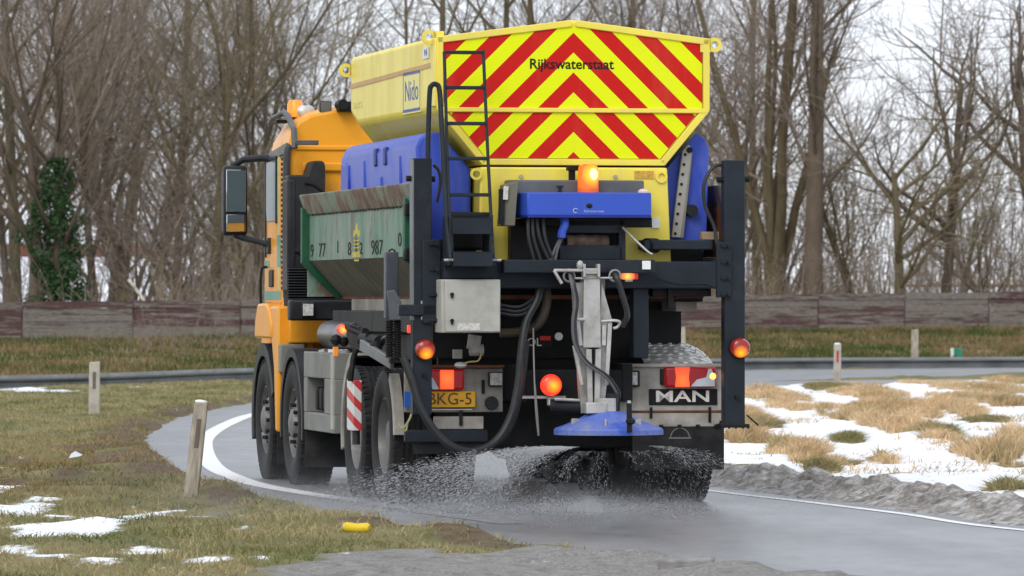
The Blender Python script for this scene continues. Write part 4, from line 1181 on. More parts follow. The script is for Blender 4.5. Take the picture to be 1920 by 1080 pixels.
# roof gear
hb = MB().tube([(-1.127, 6.5, 3.057), (-1.124, 6.3, 3.097), (-1.11, 5.75, 3.13), (-1.101, 5.6, 3.098), (-1.096, 5.30, 2.972), (-1.095, 5.25, 2.813)], [.014, .022, .026, .026, .026, .026], 10)
hb.build("roof_snorkel", mat("grey_plastic", (.10, .10, .10), .5, dirt=.3), lorry)
MB().box(-1.169, -1.068, 5.8, 6.0, 3.042, 3.07).build("snorkel_blade", black, lorry)
MB().box(-1.102, -0.902, 5.18, 5.22, 2.839, 2.879).build("drip_rail", mat("grey_rail", (.09, .09, .09), .5), lorry, bevel=.005)
amber = lamp("amber_roof_beacon", (.85, .17, .01), (1.0, .36, .03), (-0.981, 5.8, 3.158), .16, .75, ring=.5)
bc = MB().lathe([(.0, .155), (.05, .15), (.066, .12), (.07, .0)], (-0.995, 5.9, 3.089), 'z', 20).build("roof_beacon", amber, lorry)
MB().cyl((-0.995, 5.9, 3.067), (-0.995, 5.9, 3.094), .074, 20).build("base", plastic, bc)
pale_l = mat("pale_lamp_back", (.52, .49, .45), .45, var=.15, dirt=.3)
for (px, py, r_) in ((566, 208, .052), (579, 209, .056), (631, 207, .05)):
    bl = MB()
    X_ = {566: -0.954, 579: -0.906, 631: -0.667}[px]
    zc = {566: 3.139, 579: 3.138, 631: 3.147}[px]
    bl.ball((X_, 5.72, zc), r_, 14, (1, .8, 1)).cyl((X_, 5.72, zc-.11), (X_, 5.72, zc-.03), .014, 8)
    bl.build("spot_lamp", pale_l if px != 566 else mat("chrome_lamp", (.7, .7, .68), .25, metal=.3), lorry)
wl2 = MB().box(-0.841, -0.741, 5.5, 5.58, 3.114, 3.222).cyl((-0.791, 5.54, 3.10), (-0.791, 5.54, 3.114), .015, 8).build("work_light", mat("lamp_body", (.05, .045, .04), .5), lorry, bevel=.01)
MB().box(-0.832, -0.75, 5.488, 5.501, 3.123, 3.213).build("lens", mat("dull_lens", (.13, .12, .11), .35), wl2)
MB().box(-0.702, -0.546, 5.35, 5.5, 3.13, 3.214).cyl((-0.674, 5.3, 3.187), (-0.674, 5.5, 3.187), .045, 10).build("roof_horn", black, lorry)

# ---- rear of the lorry: light panels, lamps, plates, flaps
PT = -1.10
def panel(x0, x1, z0, z1, m, name, th=.012, par=None, bev=.006, t=PT, label=None):
    return MB().box(x0, x1, t-th, t, z0, z1).build(name, m, par or lorry, bevel=bev, label=label)
lpR = panel(0.369, 1.161, 0.591, 1.054, mud, "light_panel", .02)
panel(0.369, 1.165, 1.034, 1.061, mud, "panel_lip", .05, lpR)
panel(0.426, 1.145, 0.694, 0.713, rust, "panel_seam", .026, lpR)
for px in (1219, 1329):
    pass
panel(0.596, 0.616, 0.654, 0.737, black, "strap", .03, lpR, .002)
panel(1.043, 1.063, 0.622, 0.737, black, "strap", .03, lpR, .002)
def tail_lamp(x0, x1, z0, z1, inner, lit0, lit1):
    r = panel(x0, x1, z0, z1, inner, "tail_lamp", .07, None, .02, PT-.02)
    return r
redlens = mat("red_lens", (.20, .006, .008), .18, var=.15, coat=.2, emit=.12, emcol=(.5, .01, .01))
clearlens = mat("pale_lens", (.42, .47, .52), .15, var=.15, coat=.5)
tR = tail_lamp(0.697, 1.095, 0.884, 1.038, redlens, 0, 0)
litm = lamp("lit_tail_lamp", (.8, .02, .008), (1.0, .105, .01), (0.831, -1.2, 0.935), .13, 1.5, ring=.8)
MB().prism([(0.774, 0.888), (0.782, 0.959), (0.774, 1.034), (0.884, 1.034), (0.876, 0.959), (0.884, 0.888)], 'y', PT-.097, PT-.08).build("lit_strip", litm, tR)
MB().prism([(0.892, 0.892), (0.941, 0.943), (1.01, 0.959), (1.026, 1.022), (1.05, 1.022), (1.075, 0.967), (1.075, 0.892)], 'y', PT-.0945, PT-.08).build("clear_section", clearlens, tR)
MB().ball((1.06, PT-.092, 0.967), .026, 10, (1, .4, 1)).build("side_bulb", lamp("side_bulb_glow", (.9, .25, .03), (1, .45, .08), (1.06, PT-.1, 0.967), .05, 2.5, ring=.8), tR)
panel(0.673, 0.709, 0.903, 1.022, plastic, "lamp_socket", .05, tR, .01)
pl = panel(0.59, 1.11, 0.753, 0.872, letter_shade_k, "maker_plate", .012, None, .004, PT-.02)
lettering("lettering", "MAN", .118, (0.843, PT-.036, 0.813), pl, letter_w, sx=1.62).data.offset = .002
rf = panel(0.407, 0.513, 0.888, 1.01, plastic, "work_lamp", .05, None, .01, PT-.02)
panel(0.419, 0.492, 0.904, 0.998, mat("ribbed_lens", (.45, .45, .44), .3, var=.35, scale=60), "lens", .006, rf, .003, PT-.07)
panel(0.466, 1.165, 0.27, 0.591, rubber, "mud_flap", .015, None, .004, label="black rubber flap with a half lion ring badge")
b = MB()
cx_, cz_ = 0.827, 0.508
b.tube([(cx_ + .072*math.cos(a), PT-.018, cz_ + .072*math.sin(a)) for a in np.linspace(.05, math.pi-.05, 18)], .005, 6).box(cx_-.085, cx_+.085, PT-.022, PT-.014, cz_-.006, cz_+.004)
b.build("badge", mat("grey_badge", (.16, .15, .14), .5), lorry)
for k in range(5):
    MB().box(0.527+k*.14, 0.527+k*.14+.03, PT-.03, PT-.01, 0.583, 0.607).build("flap_clip", black, lorry)
# treadplate arch over the right rear wheels
xo, xi = 1.147, 0.569
def arch_z(x, y):
    f = np.clip((-.30 - y)/.78, 0, 1)
    z = 1.225 - .175*f**2.2
    g_ = np.clip((x - (xo-.26))/.26, 0, 1)
    return z - .17*(1-np.sqrt(np.maximum(1-g_*g_, 0)))*(1-f*.45)
gx_, gy_ = np.meshgrid(np.r_[np.linspace(xi, xo-.26, 8), np.linspace(xo-.24, xo, 12)], np.linspace(-1.08, .25, 22))
gz_ = arch_z(gx_, gy_)
b = MB()
b.add(list(zip(gx_.ravel(), gy_.ravel(), gz_.ravel())), [tuple(q) for q in grid_faces(20, 22)])
b.box(xo-.014, xo, -1.078, .25, 1.0, 1.052)
tp = b.build("treadplate_arch", alu, lorry, angle=50)
tread_m = mat("tread_polish", (.58, .57, .54), .32, metal=.7, dirt=.25)
b = MB()
for i in range(13):
    for j in range(15):
        xx = xi + .03 + (xo-xi-.05)*(i + (.5 if j % 2 else 0))/13
        yy = -1.055 + .078*j
        z0_ = float(arch_z(np.float64(xx), np.float64(yy))); dzx = float(arch_z(np.float64(xx+.01), np.float64(yy))-z0_)/.01; dzy = float(arch_z(np.float64(xx), np.float64(yy+.01))-z0_)/.01
        b.rbox((xx, yy, z0_+.0), (.050, .016, .011), (math.degrees(math.atan(dzy)), -math.degrees(math.atan(dzx)), 32 if (i+j) % 2 else -32))
tag(b.build("tread", tread_m, tp), kind="stuff")
# left light panel
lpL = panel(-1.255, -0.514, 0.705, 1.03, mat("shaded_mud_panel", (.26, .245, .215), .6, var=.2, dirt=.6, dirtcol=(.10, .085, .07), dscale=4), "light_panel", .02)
panel(-1.255, -0.506, 1.03, 1.054, rust, "panel_lip", .05, lpL)
panel(-1.035, -0.659, 0.579, 0.674, mud, "lower_panel", .02)
panel(-1.255, -0.635, 0.484, 0.575, dark, "rear_step_bar", .06, None, .01)
panel(-1.183, -0.643, 0.397, 0.48, rubber, "mud_flap", .015)
tL = panel(-1.206, -0.815, 0.868, 1.026, redlens, "tail_lamp", .07, None, .02, PT-.02)
litm2 = lamp("lit_tail_lamp", (.8, .02, .008), (1.0, .105, .01), (-0.943, -1.2, 0.951), .13, 1.5, ring=.8)
MB().box(-0.999, -0.895, PT-.097, PT-.08, 0.876, 1.018).build("lit_strip", litm2, tL, bevel=.006)
MB().prism([(-1.055, 0.876), (-1.007, 0.876), (-1.051, 0.959), (-1.087, 0.967)], 'y', PT-.0945, PT-.08).build("clear_section", clearlens, tL)
plate = panel(-1.26, -0.728, 0.742, 0.86, mat("plate_yellow", (.62, .33, .012), .4, var=.06, dirt=.25, dirtcol=(.28, .17, .04)), "number_plate", .008, None, .004, PT-.05)
panel(-1.26, -1.192, 0.742, 0.86, mat("plate_blue", (.02, .08, .35), .4), "country_band", .0095, plate, .002, PT-.05)
lettering("lettering", "-BKG-5", .125, (-0.75, PT-.061, 0.801), plate, mat("plate_letters", (.10, .04, .02), .5), sx=.98, align='RIGHT')
panel(-1.083, -0.747, 0.721, 0.729, white_p, "plate_edge", .03, lpL, .001)
rl_ = panel(-0.628, -0.516, 0.895, 1.002, plastic, "work_lamp", .05, None, .01, PT-.02)
panel(-0.62, -0.528, 0.904, 0.995, mat("ribbed_lens", (.36, .36, .34), .3, var=.35, scale=60), "lens", .006, rl_, .003, PT-.07)
MB().cyl((-0.604, PT-.02, 0.773), (-0.604, PT-.06, 0.773), .05, 18).build("filler_cap", plastic, lorry, bevel=.008)
panel(-0.675, -0.651, 0.84, 0.943, black, "strap", .03, lpL, .002)
panel(-0.843, -0.819, 0.607, 0.721, black, "strap", .04, lpL, .002)
for sx_ in (1.204, -1.186):
    MB().box(sx_-.02, sx_+.012, PT+.05, PT+.12, .86, 1.06).build("side_lamp", redlens, lorry, bevel=.006)


# ================================================================== GREEN CONTAINER ON THE LORRY
BASE = (0, 0, 1.4)
tub = empty("green_container", "rusty open green steel container with black handwritten numbers, lying on the lorry under the spreader", "container", on_lorry(1.4), PSI)
gsm, n, l, p = node_mat("chipped_green_paint")
tc = n.new("ShaderNodeTexCoord").outputs["Object"]
v1 = N_map(n, l, tc, (1.5, 1.5, 0.35)); a1 = N_noise(n, l, v1, 3.0, 9, 0.7); a2 = N_noise(n, l, tc, 9.0, 6, 0.65)
gg = N_ramp(n, l, a1, [(0.32, (0.05, 0.135, 0.085)), (0.5, (0.135, 0.235, 0.175)), (0.66, (0.25, 0.275, 0.235))])
rs = N_ramp(n, l, a2, [(0.3, (0.075, 0.035, 0.02)), (0.7, (0.19, 0.105, 0.07))])
l.new(N_mix(n, l, N_ramp(n, l, N_noise(n, l, N_map(n, l, tc, (1, 2.2, 0.9)), 1.6, 10, 0.75), [(0.53, (0, 0, 0)), (0.61, (.8,)*3)]), gg, rs), p.inputs["Base Color"])
p.inputs["Roughness"].default_value = 0.6
rustgreen, n, l, p = node_mat("rusted_rim")
tc = n.new("ShaderNodeTexCoord").outputs["Object"]
a1 = N_noise(n, l, N_map(n, l, tc, (2, 1.3, 0.6)), 3.0, 9, 0.7)
l.new(N_ramp(n, l, a1, [(0.36, (0.12, 0.23, 0.16)), (0.46, (0.20, 0.21, 0.165)), (0.54, (0.15, 0.095, 0.068)), (0.68, (0.075, 0.042, 0.03))]), p.inputs["Base Color"]); p.inputs["Roughness"].default_value = 0.7
green_d = mat("dark_green_rib", (0.010, 0.085, 0.040), 0.5, var=0.2, dirt=0.25, dirtcol=(.06, .07, .05))
muddy = mat("mud_caked_steel", (0.10, 0.095, 0.07), 0.85, var=0.35, scale=4, stretch=(1, 2, 1), dirt=0.5, dirtcol=(0.155, 0.135, 0.105))
y0, y1 = -1.20, 3.87
zt, zr, zw, zb = 2.395, 2.23, 1.855, 1.56
for s in (-1, 1):
    MB().prism([(s*1.20, zr+.005), (s*1.20, zw), (s*1.165, zw), (s*1.165, zr+.005)], 'y', y0, y1).build("side_wall", gsm if s < 0 else rust, tub)
    MB().prism([(s*1.185, zr), (s*1.215, zr+.0), (s*1.268, zt-.02), (s*1.268, zt), (s*1.15, zt), (s*1.15, zt-.025)], 'y', y0-.01, y1+.01).build("rim", rustgreen, tub, bevel=.008)
    MB().prism([(s*1.20, zw-.002), (s*.93, zb), (s*.90, zb), (s*1.165, zw-.002)], 'y', y0, y1).build("sloping_side", muddy, tub)
    for yy in (y0+.02, y1-.10):
        MB().prism([(s*1.262, zr+.06), (s*1.262, zw-.02), (s*.96, zb-.02), (s*.93, zb), (s*1.19, zw-.01), (s*1.19, zr+.02)], 'y', yy, yy+.09).build("end_rib", green_d, tub, bevel=.006)
    for zz_ in (2.20, 1.87):
        MB().box(s*1.20, s*1.275, y0-.09, y0-.01, zz_-.05, zz_+.05).build("hinge", black, tub, bevel=.012)
MB().box(-.93, .93, y0, y1, zb-.02, zb+.01).build("floor", rust, tub)
MB().box(-1.2, 1.2, y1-.02, y1+.02, zb, zr).build("front_wall", gsm, tub)
b = MB()
for s in (-1, 1): b.box(s*.96, s*.80, y0+.1, 3.1, zb-.11, zb-.02)
b.build("runner", mat("pale_runner", (.30, .28, .25), .7, var=.25, dirt=.5), tub)
b = MB()
for k in range(34):
    yy = y0 + .12 + 4.8*k/34
    b.box(-1.206, -1.198, yy, yy+random.uniform(.05, .13), zr-.006-random.random()*.006, zr+.006)
b.build("rust_seam", letter_shade_k, tub)
hand = []
for txt, y_, sz in (("9", 3.62, .15), ("77", 3.10, .16), ("1", 2.30, .14), ("8", 1.72, .15), ("1", 1.40, .17), ("2", 1.16, .13), ("987", .42, .16), ("0", -.62, .15)):
    o = lettering("lettering", txt, sz, (-1.203, y_, zw+.075+(.02 if txt == "1" else 0)), tub, letter_shade_k, 'left', sx=2.3, ext=.001); hand.append(o)
hand[-1].location.z += .05
b = MB()
yc = 1.377; zc0 = 2.02
b.prism([(yc-.02, zc0+.11), (yc-.05, zc0+.06), (yc-.16, zc0+.05), (yc-.16, zc0-.0), (yc-.06, zc0+.01), (yc, zc0+.035), (yc+.06, zc0+.01), (yc+.16, zc0), (yc+.16, zc0+.05), (yc+.05, zc0+.06), (yc+.02, zc0+.11)], 'x', -1.204, -1.2)
for k in range(3): b.box(-1.204, -1.2, yc-.14, yc+.14, zc0-.03-.028*k, zc0-.018-.028*k)
b.box(-1.204, -1.2, yc-.19, yc+.19, zc0-.155, zc0-.11).box(-1.204, -1.2, yc-.11, yc+.11, zc0-.185, zc0-.17)
b.build("emblem", mat("faded_yellow", (.50, .40, .07), .6, var=.2), tub)

# ================================================================== SALT SPREADER
BASE = (0, 0, 1.3)
spr = empty("salt_spreader", "yellow and blue salt spreader with red chevron tail mounted on the lorry", "salt spreader", on_lorry(1.3), PSI)
RT_, FT_ = -1.20, 2.72
hw, hz0, hz1, hap = 1.03, 2.94, 3.475, 3.605
sec = [(-hw, hz0), (-hw, hz1), (-.02, hap), (.02, hap), (hw, hz1), (hw, hz0), (.69, 2.53), (-.69, 2.53)]
def ring(y, dz=0, k=1, low=0): return [(x*k, y, (z+dz if z > 3 else z+low)) for x, z in sec]
hop = MB().loft([ring(RT_), ring(FT_-.35), ring(FT_, 0, 1, .10)]).build("hopper", yellow, spr, bevel=.03, seg=3)
pn, n, l, p = node_mat("chevron_sheeting")
tc = n.new("ShaderNodeTexCoord").outputs["Object"]
sx = n.new("ShaderNodeSeparateXYZ"); l.new(tc, sx.inputs[0])
v = N_math(n, l, 'ADD', N_math(n, l, 'MULTIPLY', N_math(n, l, 'ABSOLUTE', N_math(n, l, 'ADD', sx.outputs[0], 0.0)), 0.985), sx.outputs[2])
fr = N_math(n, l, 'FRACT', N_math(n, l, 'DIVIDE', N_math(n, l, 'SUBTRACT', 3.512-1.3+.294*8, v), .294))
red_on = N_math(n, l, 'LESS_THAN', fr, 0.5)
film = N_ramp(n, l, N_noise(n, l, N_map(n, l, tc, (2.2, 1, .5)), 2.2, 9, .7), [(.52, (0, 0, 0)), (.85, (.16,)*3)])
l.new(N_mix(n, l, film, N_mix(n, l, red_on, (0.72, 0.80, 0.004), (0.52, 0.010, 0.007)), (.42, .38, .20)), p.inputs["Base Color"]); p.inputs["Roughness"].default_value = 0.5; p.inputs["Specular IOR Level"].default_value = 0.15
def inset(poly, d):
    c = np.mean(poly, axis=0); out = []
    m = len(poly)
    for i in range(m):
        a, b_, c_ = [np.array(poly[j % m]) for j in (i-1, i, i+1)]
        e1, e2 = (b_-a)/np.linalg.norm(b_-a), (c_-b_)/np.linalg.norm(c_-b_)
        n1, n2 = np.array([e1[1], -e1[0]]), np.array([e2[1], -e2[0]])
        bis = n1+n2; bis /= np.linalg.norm(bis)
        out.append(tuple(b_ + bis*d/max(np.dot(bis, n1), .3)))
    return out
zbar = 2.937
up_p = [(-hw, zbar-.01), (-hw, hz1), (0, hap), (hw, hz1), (hw, zbar-.01)]
kx = .69 + (hw-.69)*(zbar-2.53)/(hz0-2.53)
up = [(-hw+.055, zbar+.018), (-hw+.055, hz1-.035), (0, hap-.045), (hw-.055, hz1-.035), (hw-.055, zbar+.018)]
lo = [(-hw+.095, zbar-.018), (hw-.095, zbar-.018), (.655, 2.582), (-.655, 2.582)]
MB().prism(up, 'y', RT_-.012, RT_-.002).build("chevron_panel", pn, hop, label="upper red and yellow chevron panel")
MB().prism(lo, 'y', RT_-.012, RT_-.002).build("chevron_panel", pn, hop, label="lower red and yellow chevron panel")
MB().box(-hw+.03, hw-.03, RT_-.032, RT_-.003, zbar-.017, zbar+.017).build("cross_rail", yellow, hop, bevel=.006)
outer = [(x, z) for x, z in sec]
fr_ = MB()
for (a, b_), (c_, d_) in zip(sec, sec[1:]+sec[:1]):
    L = math.hypot(c_-a, d_-b_)
    if L < .1: continue
    nx, nz = (d_-b_)/L, -(c_-a)/L
    w_ = .05 if b_ > 2.6 else .045
    fr_.prism([(a, b_), (c_, d_), (c_+nx*w_, d_+nz*w_), (a+nx*w_, b_+nz*w_)], 'y', RT_-.028, RT_-.001)
fr_.build("tail_frame", yellow, hop, bevel=.006)
# corner post on the left, lifting lugs
MB().box(-hw-.012, -hw+.02, RT_-.015, RT_+.16, hz0+.02, hz1-.01).build("corner_post", yellow, hop, bevel=.008)
for (x_, y_, z_) in ((-hw-.035, RT_+.10, hz1-.0), (-hw-.035, FT_+.02, hz1-.10), (hw+.04, RT_-.01, hz1-.045), (hw+.04, FT_, hz1-.1)):
    MB().lathe([(.055, -.012), (.055, .012), (.028, .012), (.028, -.012), (.055, -.012)], (x_, y_, z_), 'y', 18).box(x_+(.03 if x_ < 0 else -.11), x_+(.11 if x_ < 0 else -.03), y_-.012, y_+.012, z_-.055, z_+.045).build("lifting_lug", yellow, hop)
xs = -hw-.003
MB().prism([(RT_+.16, 3.292), (FT_-.02, 3.262), (FT_-.02, 3.225), (RT_+.16, 3.258)], 'x', xs-.003, xs+.002).build("side_stripe", mat("ochre_tape", (.52, .30, .085), .45, var=.1), hop)
ya, yb_ = -0.545, 0.208
z1_, z0_ = 3.256, 2.954
lg = MB().box(xs-.003, xs, ya, yb_, z1_-.022, z1_).box(xs-.003, xs, ya, yb_, z0_, z0_+.022).box(xs-.003, xs, ya, ya+.018, z0_, z1_).box(xs-.003, xs, yb_-.018, yb_, z0_, z1_).build("logo_frame", letter_b, hop)
MB().box(xs-.0015, xs+.004, ya-.02, yb_+.02, z0_-.012, z1_+.012).build("logo_border", mat("pale_border", (.80, .72, .25), .5, var=.04), hop)
lettering("lettering", "Nido", .22, (xs-.002, (ya+yb_)/2, (z0_+z1_)/2), hop, letter_b, 'left', sx=1.35, ext=.0015)
lettering("lettering", "STRATOS", .075, (xs+.0025, 2.363, 3.08), hop, mat("faint_lettering", (.64, .58, .24), .5), 'left', sx=1.55, ext=.001)
st = MB().box(xs-.004, xs, -0.912, -0.66, 3.328, 3.411).build("sticker", white_p, hop)
lettering("lettering", "N", .07, (xs-.006, -0.798, 3.372), hop, letter_b, 'left', sx=2.2, ext=.001)
lettering("lettering", "Rijkswaterstaat", .105, (-0.015, RT_-.0135, 3.276), hop, letter_shade_k, sx=.985, ext=.001).data.offset = .0016
# lower body
lb = MB().loft([[(-.705, -1.24, 2.515), (.705, -1.24, 2.515), (.74, -1.24, 1.72), (-.72, -1.24, 1.72)], [(-.705, 2.2, 2.515), (.705, 2.2, 2.515), (.5, 2.2, 1.72), (-.5, 2.2, 1.72)]]).build("hopper_base", yellow, spr, bevel=.015)
for (px, py) in ((893, 327), (1240, 331)):
    x_ = pS(px,-1.25)
    MB().lathe([(.045, -.01), (.045, .01), (.026, .01), (.026, -.01), (.045, -.01)], (x_, -1.25, pZ(py,-1.25)), 'y', 16).build("lug", yellow, lb)
for px in (977, 1154): MB().cyl((pS(px,-1.25), -1.24, 2.447), (pS(px,-1.25), -1.262, 2.447), .014, 10).build("bolt", galv, lb)
MB().box(0.455, 0.6, -1.246, -1.239, 2.431, 2.49).build("warning_sticker", mat("sticker_ochre", (.50, .30, .05), .5, var=.25, scale=40), lb)
MB().box(0.584, 0.64, -1.262, -1.241, 2.068, 2.143).build("tag_plate", white_p, lb)
# blue brine tanks
def tank(s):
    w_ = 1.15 if s < 0 else 1.07
    pr = [(s*(w_-.05), 1.84), (s*(w_-.02), 2.0), (s*w_, 2.66), (s*(w_-.03), 2.735), (s*(w_-.09), 2.775), (s*.97, 2.775), (s*.735, 2.50), (s*.735, 1.84)]
    o = MB().loft([[(x, -1.02, z) for x, z in pr], [(x, 2.46, z-.012) for x, z in pr]]).build("brine_tank", blue, spr, bevel=.02, seg=3)
    return o
tkl, tkr = tank(-1), tank(1)
for yy, dz in ((.72, 0), (.28, 0)):
    MB().box(-1.16, -1.13, yy, yy+.12, 2.56, 2.70).build("tank_recess", mat("recess_shade_blue", (.012, .025, .19), .5), tkl, bevel=.012)  # darker blue block stands for the shade in a moulded recess
for yy in (2.18, 1.3, .52, -.35): MB().box(-1.158, -1.12, yy, yy+.035, 1.95, 2.62 if yy != .52 else 2.48).build("tank_rib", blue, tkl, bevel=.012)
MB().prism([(2.05, 2.3), (2.05, 2.6), (2.4, 2.62), (2.42, 2.3)], 'x', -1.162, -1.14).build("tank_boss", blue, tkl, bevel=.012)
# level gauge on the right hand tank
g0, g1 = (0.806, 1.999), (0.891, 2.661)
gw = .036
MB().prism([(g0[0]-gw, g0[1]), (g0[0]+gw, g0[1]), (g1[0]+gw, g1[1]), (g1[0]+.01, g1[1]+.03), (g1[0]-gw, g1[1]-.02)], 'y', -1.085, -1.05).build("level_gauge", mat("gauge_strip", (.36, .34, .31), .5, var=.1, dirt=.3), spr, bevel=.006)
MB().prism([(g0[0]+gw*.35, g0[1]), (g0[0]+gw*1.5, g0[1]), (g1[0]+gw*1.1, g1[1]-.03), (g1[0]+gw*.5, g1[1]-.03)], 'y', -1.083, -1.04).build("gauge_channel", mat("olive_channel", (.22, .21, .16), .5), spr)
for k in range(9):
    f = (k+.4)/9
    xx, zz_ = g0[0]*(1-f)+g1[0]*f-.012, g0[1]*(1-f)+g1[1]*f
    MB().cyl((xx, -1.084, zz_), (xx, -1.092, zz_), .011, 8).build("gauge_hole", letter_shade_k, spr)
MB().cyl((g1[0]+.015, -1.08, g1[1]-.01), (g1[0]+.015, -1.10, g1[1]-.01), .022, 12).build("gauge_hole", letter_shade_k, spr)
MB().cyl((0.928, -1.02, 2.201), (0.928, -1.09, 2.201), .045, 14).build("tank_outlet", plastic, spr)

# ---- carrying frame: side posts, beam, brackets
BT = -1.5
def rp(x0, x1, y0, y1, t, th, m, name, par=None, bev=.006):
    """plate facing the rear between edges read off image pixels, thickness th forwards"""
    return MB().box(x0, x1, t, t+th, y1, y0).build(name, m, par or spr, bevel=bev)
pL = rp(-1.256, -1.114, 2.571, 0.697, -1.5, .11, dark, "side_post")
rp(-1.26-.0, -1.248, 2.563, 1.387, -1.505, .12, mat("worn_edge", (.16, .17, .18), .45, metal=.3), "post_edge", pL, .001)
pR = rp(1.078, 1.235, 2.567, 0.611, -1.5, .11, dark, "side_post")
for (a, b_, y0_, y1_, par) in ((1343, 1371, 453, 558, pR), (792, 826, 450, 606, pL)):
    rp(pS(a,-1.52), pS(b_,-1.52), pZ(y0_,-1.52), pZ(y1_,-1.52), -1.53, .03, dark, "clamp_plate", par)
    for k in range(4):
        zz_ = pZ(y0_+8,-1.52) + (pZ(y1_-6,-1.52)-pZ(y0_+8,-1.52))*k/3
        xx = pS((a+b_)/2.0+4,-1.54)
        MB().box(xx-.035, xx+.03, -1.552, -1.53, zz_-.008, zz_+.008).cyl((xx+.02, -1.53, zz_), (xx+.02, -1.575, zz_), .013, 6).build("clamp_bolt", dark, par)
for (px, par) in ((1378, pR),):
    MB().box(1.045, 1.264, -1.53, -1.37, 0.591, 0.619).build("foot_plate", black, par, bevel=.006)
    for q in (1353, 1366, 1379, 1392, 1402): MB().cyl((pS(q,-1.5), -1.52, 0.584), (pS(q,-1.5), -1.52, 0.615), .010, 6).build("foot_bolt", dark, par)
    MB().cyl((1.045, -1.5, 0.615), (1.078, -1.5, 0.615), .03, 10).build("foot_pin", black, par)
MB().cyl((1.247, -1.5, 0.685), (1.332, -1.52, 0.607), .007, 6).build("loose_rod", black, pR)
for (px, py) in ((1381, 745), (796, 703)): MB().cyl((pS(px,-1.5), -1.5, pZ(py,-1.5)), (pS(px,-1.5), -1.535, pZ(py,-1.5)), .016, 8).build("post_bolt", black, pR if px > 1000 else pL)
for (x0_, x1_, py, par) in ((1345, 1358, 336, pR), (1397, 1405, 335, pR), (762, 774, 336, pL), (810, 816, 337, pL)):
    MB().cyl((pS(x0_,-1.45), -1.44, pZ(py,-1.45)), (pS(x1_,-1.45), -1.44, pZ(py,-1.45)), .022, 10).build("stop_pin", black, par)
beam = rp(-1.059, 1.042, 1.818, 1.618, -1.52, .16, dark, "cross_beam", None, .01)
rp(-0.62, 0.511, 1.829, 1.731, -1.72, .14, dark, "front_beam", beam, .008)
rp(0.408, 0.472, 1.758, 1.821, -1.735, .006, white_p, "white_sticker", beam, .002)
rp(0.484, 1.007, 1.978, 1.904, -1.45, .25, dark, "upper_beam", None, .01)
MB().cyl((0.594, -1.35, 1.936), (0.506, -1.42, 1.936), .055, 16).build("tube_end", black, beam)
rp(0.401, 0.518, 1.622, 1.105, -1.45, .14, dark, "hanging_leg", None, .008)
rp(0.554, 0.997, 1.618, 1.56, -1.42, .1, black, "lower_channel", None, .004)
rp(0.663, 0.707, 1.618, 1.473, -1.45, .05, black, "hanger", None, .004)
rp(0.759, 0.969, 1.619, 1.548, -1.3, .2, rust, "rusty_bracket", None, .004)
rp(-1.363, -1.027, 1.501, 1.419, -1.53, .09, dark, "arm_beam", None, .008)
for px in (793,): 
    for py in (567, 596): MB().cyl((pS(px,-1.5), -1.5, pZ(py-3,-1.5)), (pS(px,-1.5), -1.5, pZ(py+3,-1.5)), .016, 8).build("clamp_bolt", galv, pL)
rp(0.953, 1.083, 2.04, 1.981, -1.3, .08, mat("raw_wood", (.36, .25, .16), .8, var=.2), "wood_block", None, .004)
MB().curve([(1.092, -1.42, 2.542), (1.007, -1.42, 2.511), (0.943, -1.42, 2.389), (0.951, -1.42, 2.232), (1.012, -1.45, 2.074), (1.028, -1.47, 1.936)], .014, 8).build("cable", rubber_h, spr)
MB().curve([(-1.088, -1.42, 2.526), (-1.048, -1.42, 2.479), (-1.033, -1.40, 2.389), (-1.056, -1.38, 2.251)], .012, 8).build("cable", rubber_h, spr)
MB().curve([(0.54, -1.60, 1.7), (0.701, -1.6, 1.65), (0.902, -1.58, 1.65), (1.003, -1.55, 1.622)], .007, 6).build("cable", black, spr)

# ---- round side lamps on the posts and the lit centre lamp
def round_lamp(px, py, t, r, spot, strength, par, name="round_lamp", base=(.20, .010, .006), ring=.25, rr=None):
    c = (pS0[px], t, pZ0[py])
    m = lamp("lamp_%s" % name, base, (1.0, .34, .015), (c[0]-BASE[0]+spot[0], t-BASE[1]-.056, c[2]-BASE[2]+spot[1]), rr or r*1.15, strength, ring)
    o = MB().lathe([(.0, -.062), (r*.5, -.058), (r*.85, -.045), (r*.97, -.02), (r, .0)], c, 'y', 24).build(name, m, par)
    MB().cyl((c[0], t+.001, c[2]), (c[0], t+.035, c[2]), r*1.04, 24).build("lamp_housing", plastic, o)
    return o
pS0 = {797: -1.171, 1387: 1.188, 1033: -0.207}
pZ0 = {655: 1.172, 653: 1.18, 722: 0.907}
round_lamp(797, 655, -1.54, .074, (0, -.036), 1.6, pL, rr=.062)
round_lamp(1387, 653, -1.54, .074, (-.004, -.038), 1.6, pR, rr=.062)
round_lamp(1033, 722, -1.4, .08, (.012, -.004), 1.7, spr, "centre_lamp", (.95, .03, .012), .75, .062)
MB().box(-0.429, -0.089, -1.36, -1.33, 0.808, 0.828).cyl((-0.199, -1.35, 0.829), (-0.199, -1.36, 0.758), .03, 8).build("lamp_bracket", galv, spr)
ml = MB().box(0.28, 0.408, -1.6, -1.56, 1.685, 1.732).build("marker_lamp", lamp("red_marker", (.5, .02, .02), (1, .30, .04), (0.328, -1.6, 1.708-1.3), .06, 2.2, .2), spr, bevel=.006)
MB().box(0.312, 0.368, -1.59, -1.57, 1.669, 1.685).build("lamp_foot", galv, ml)

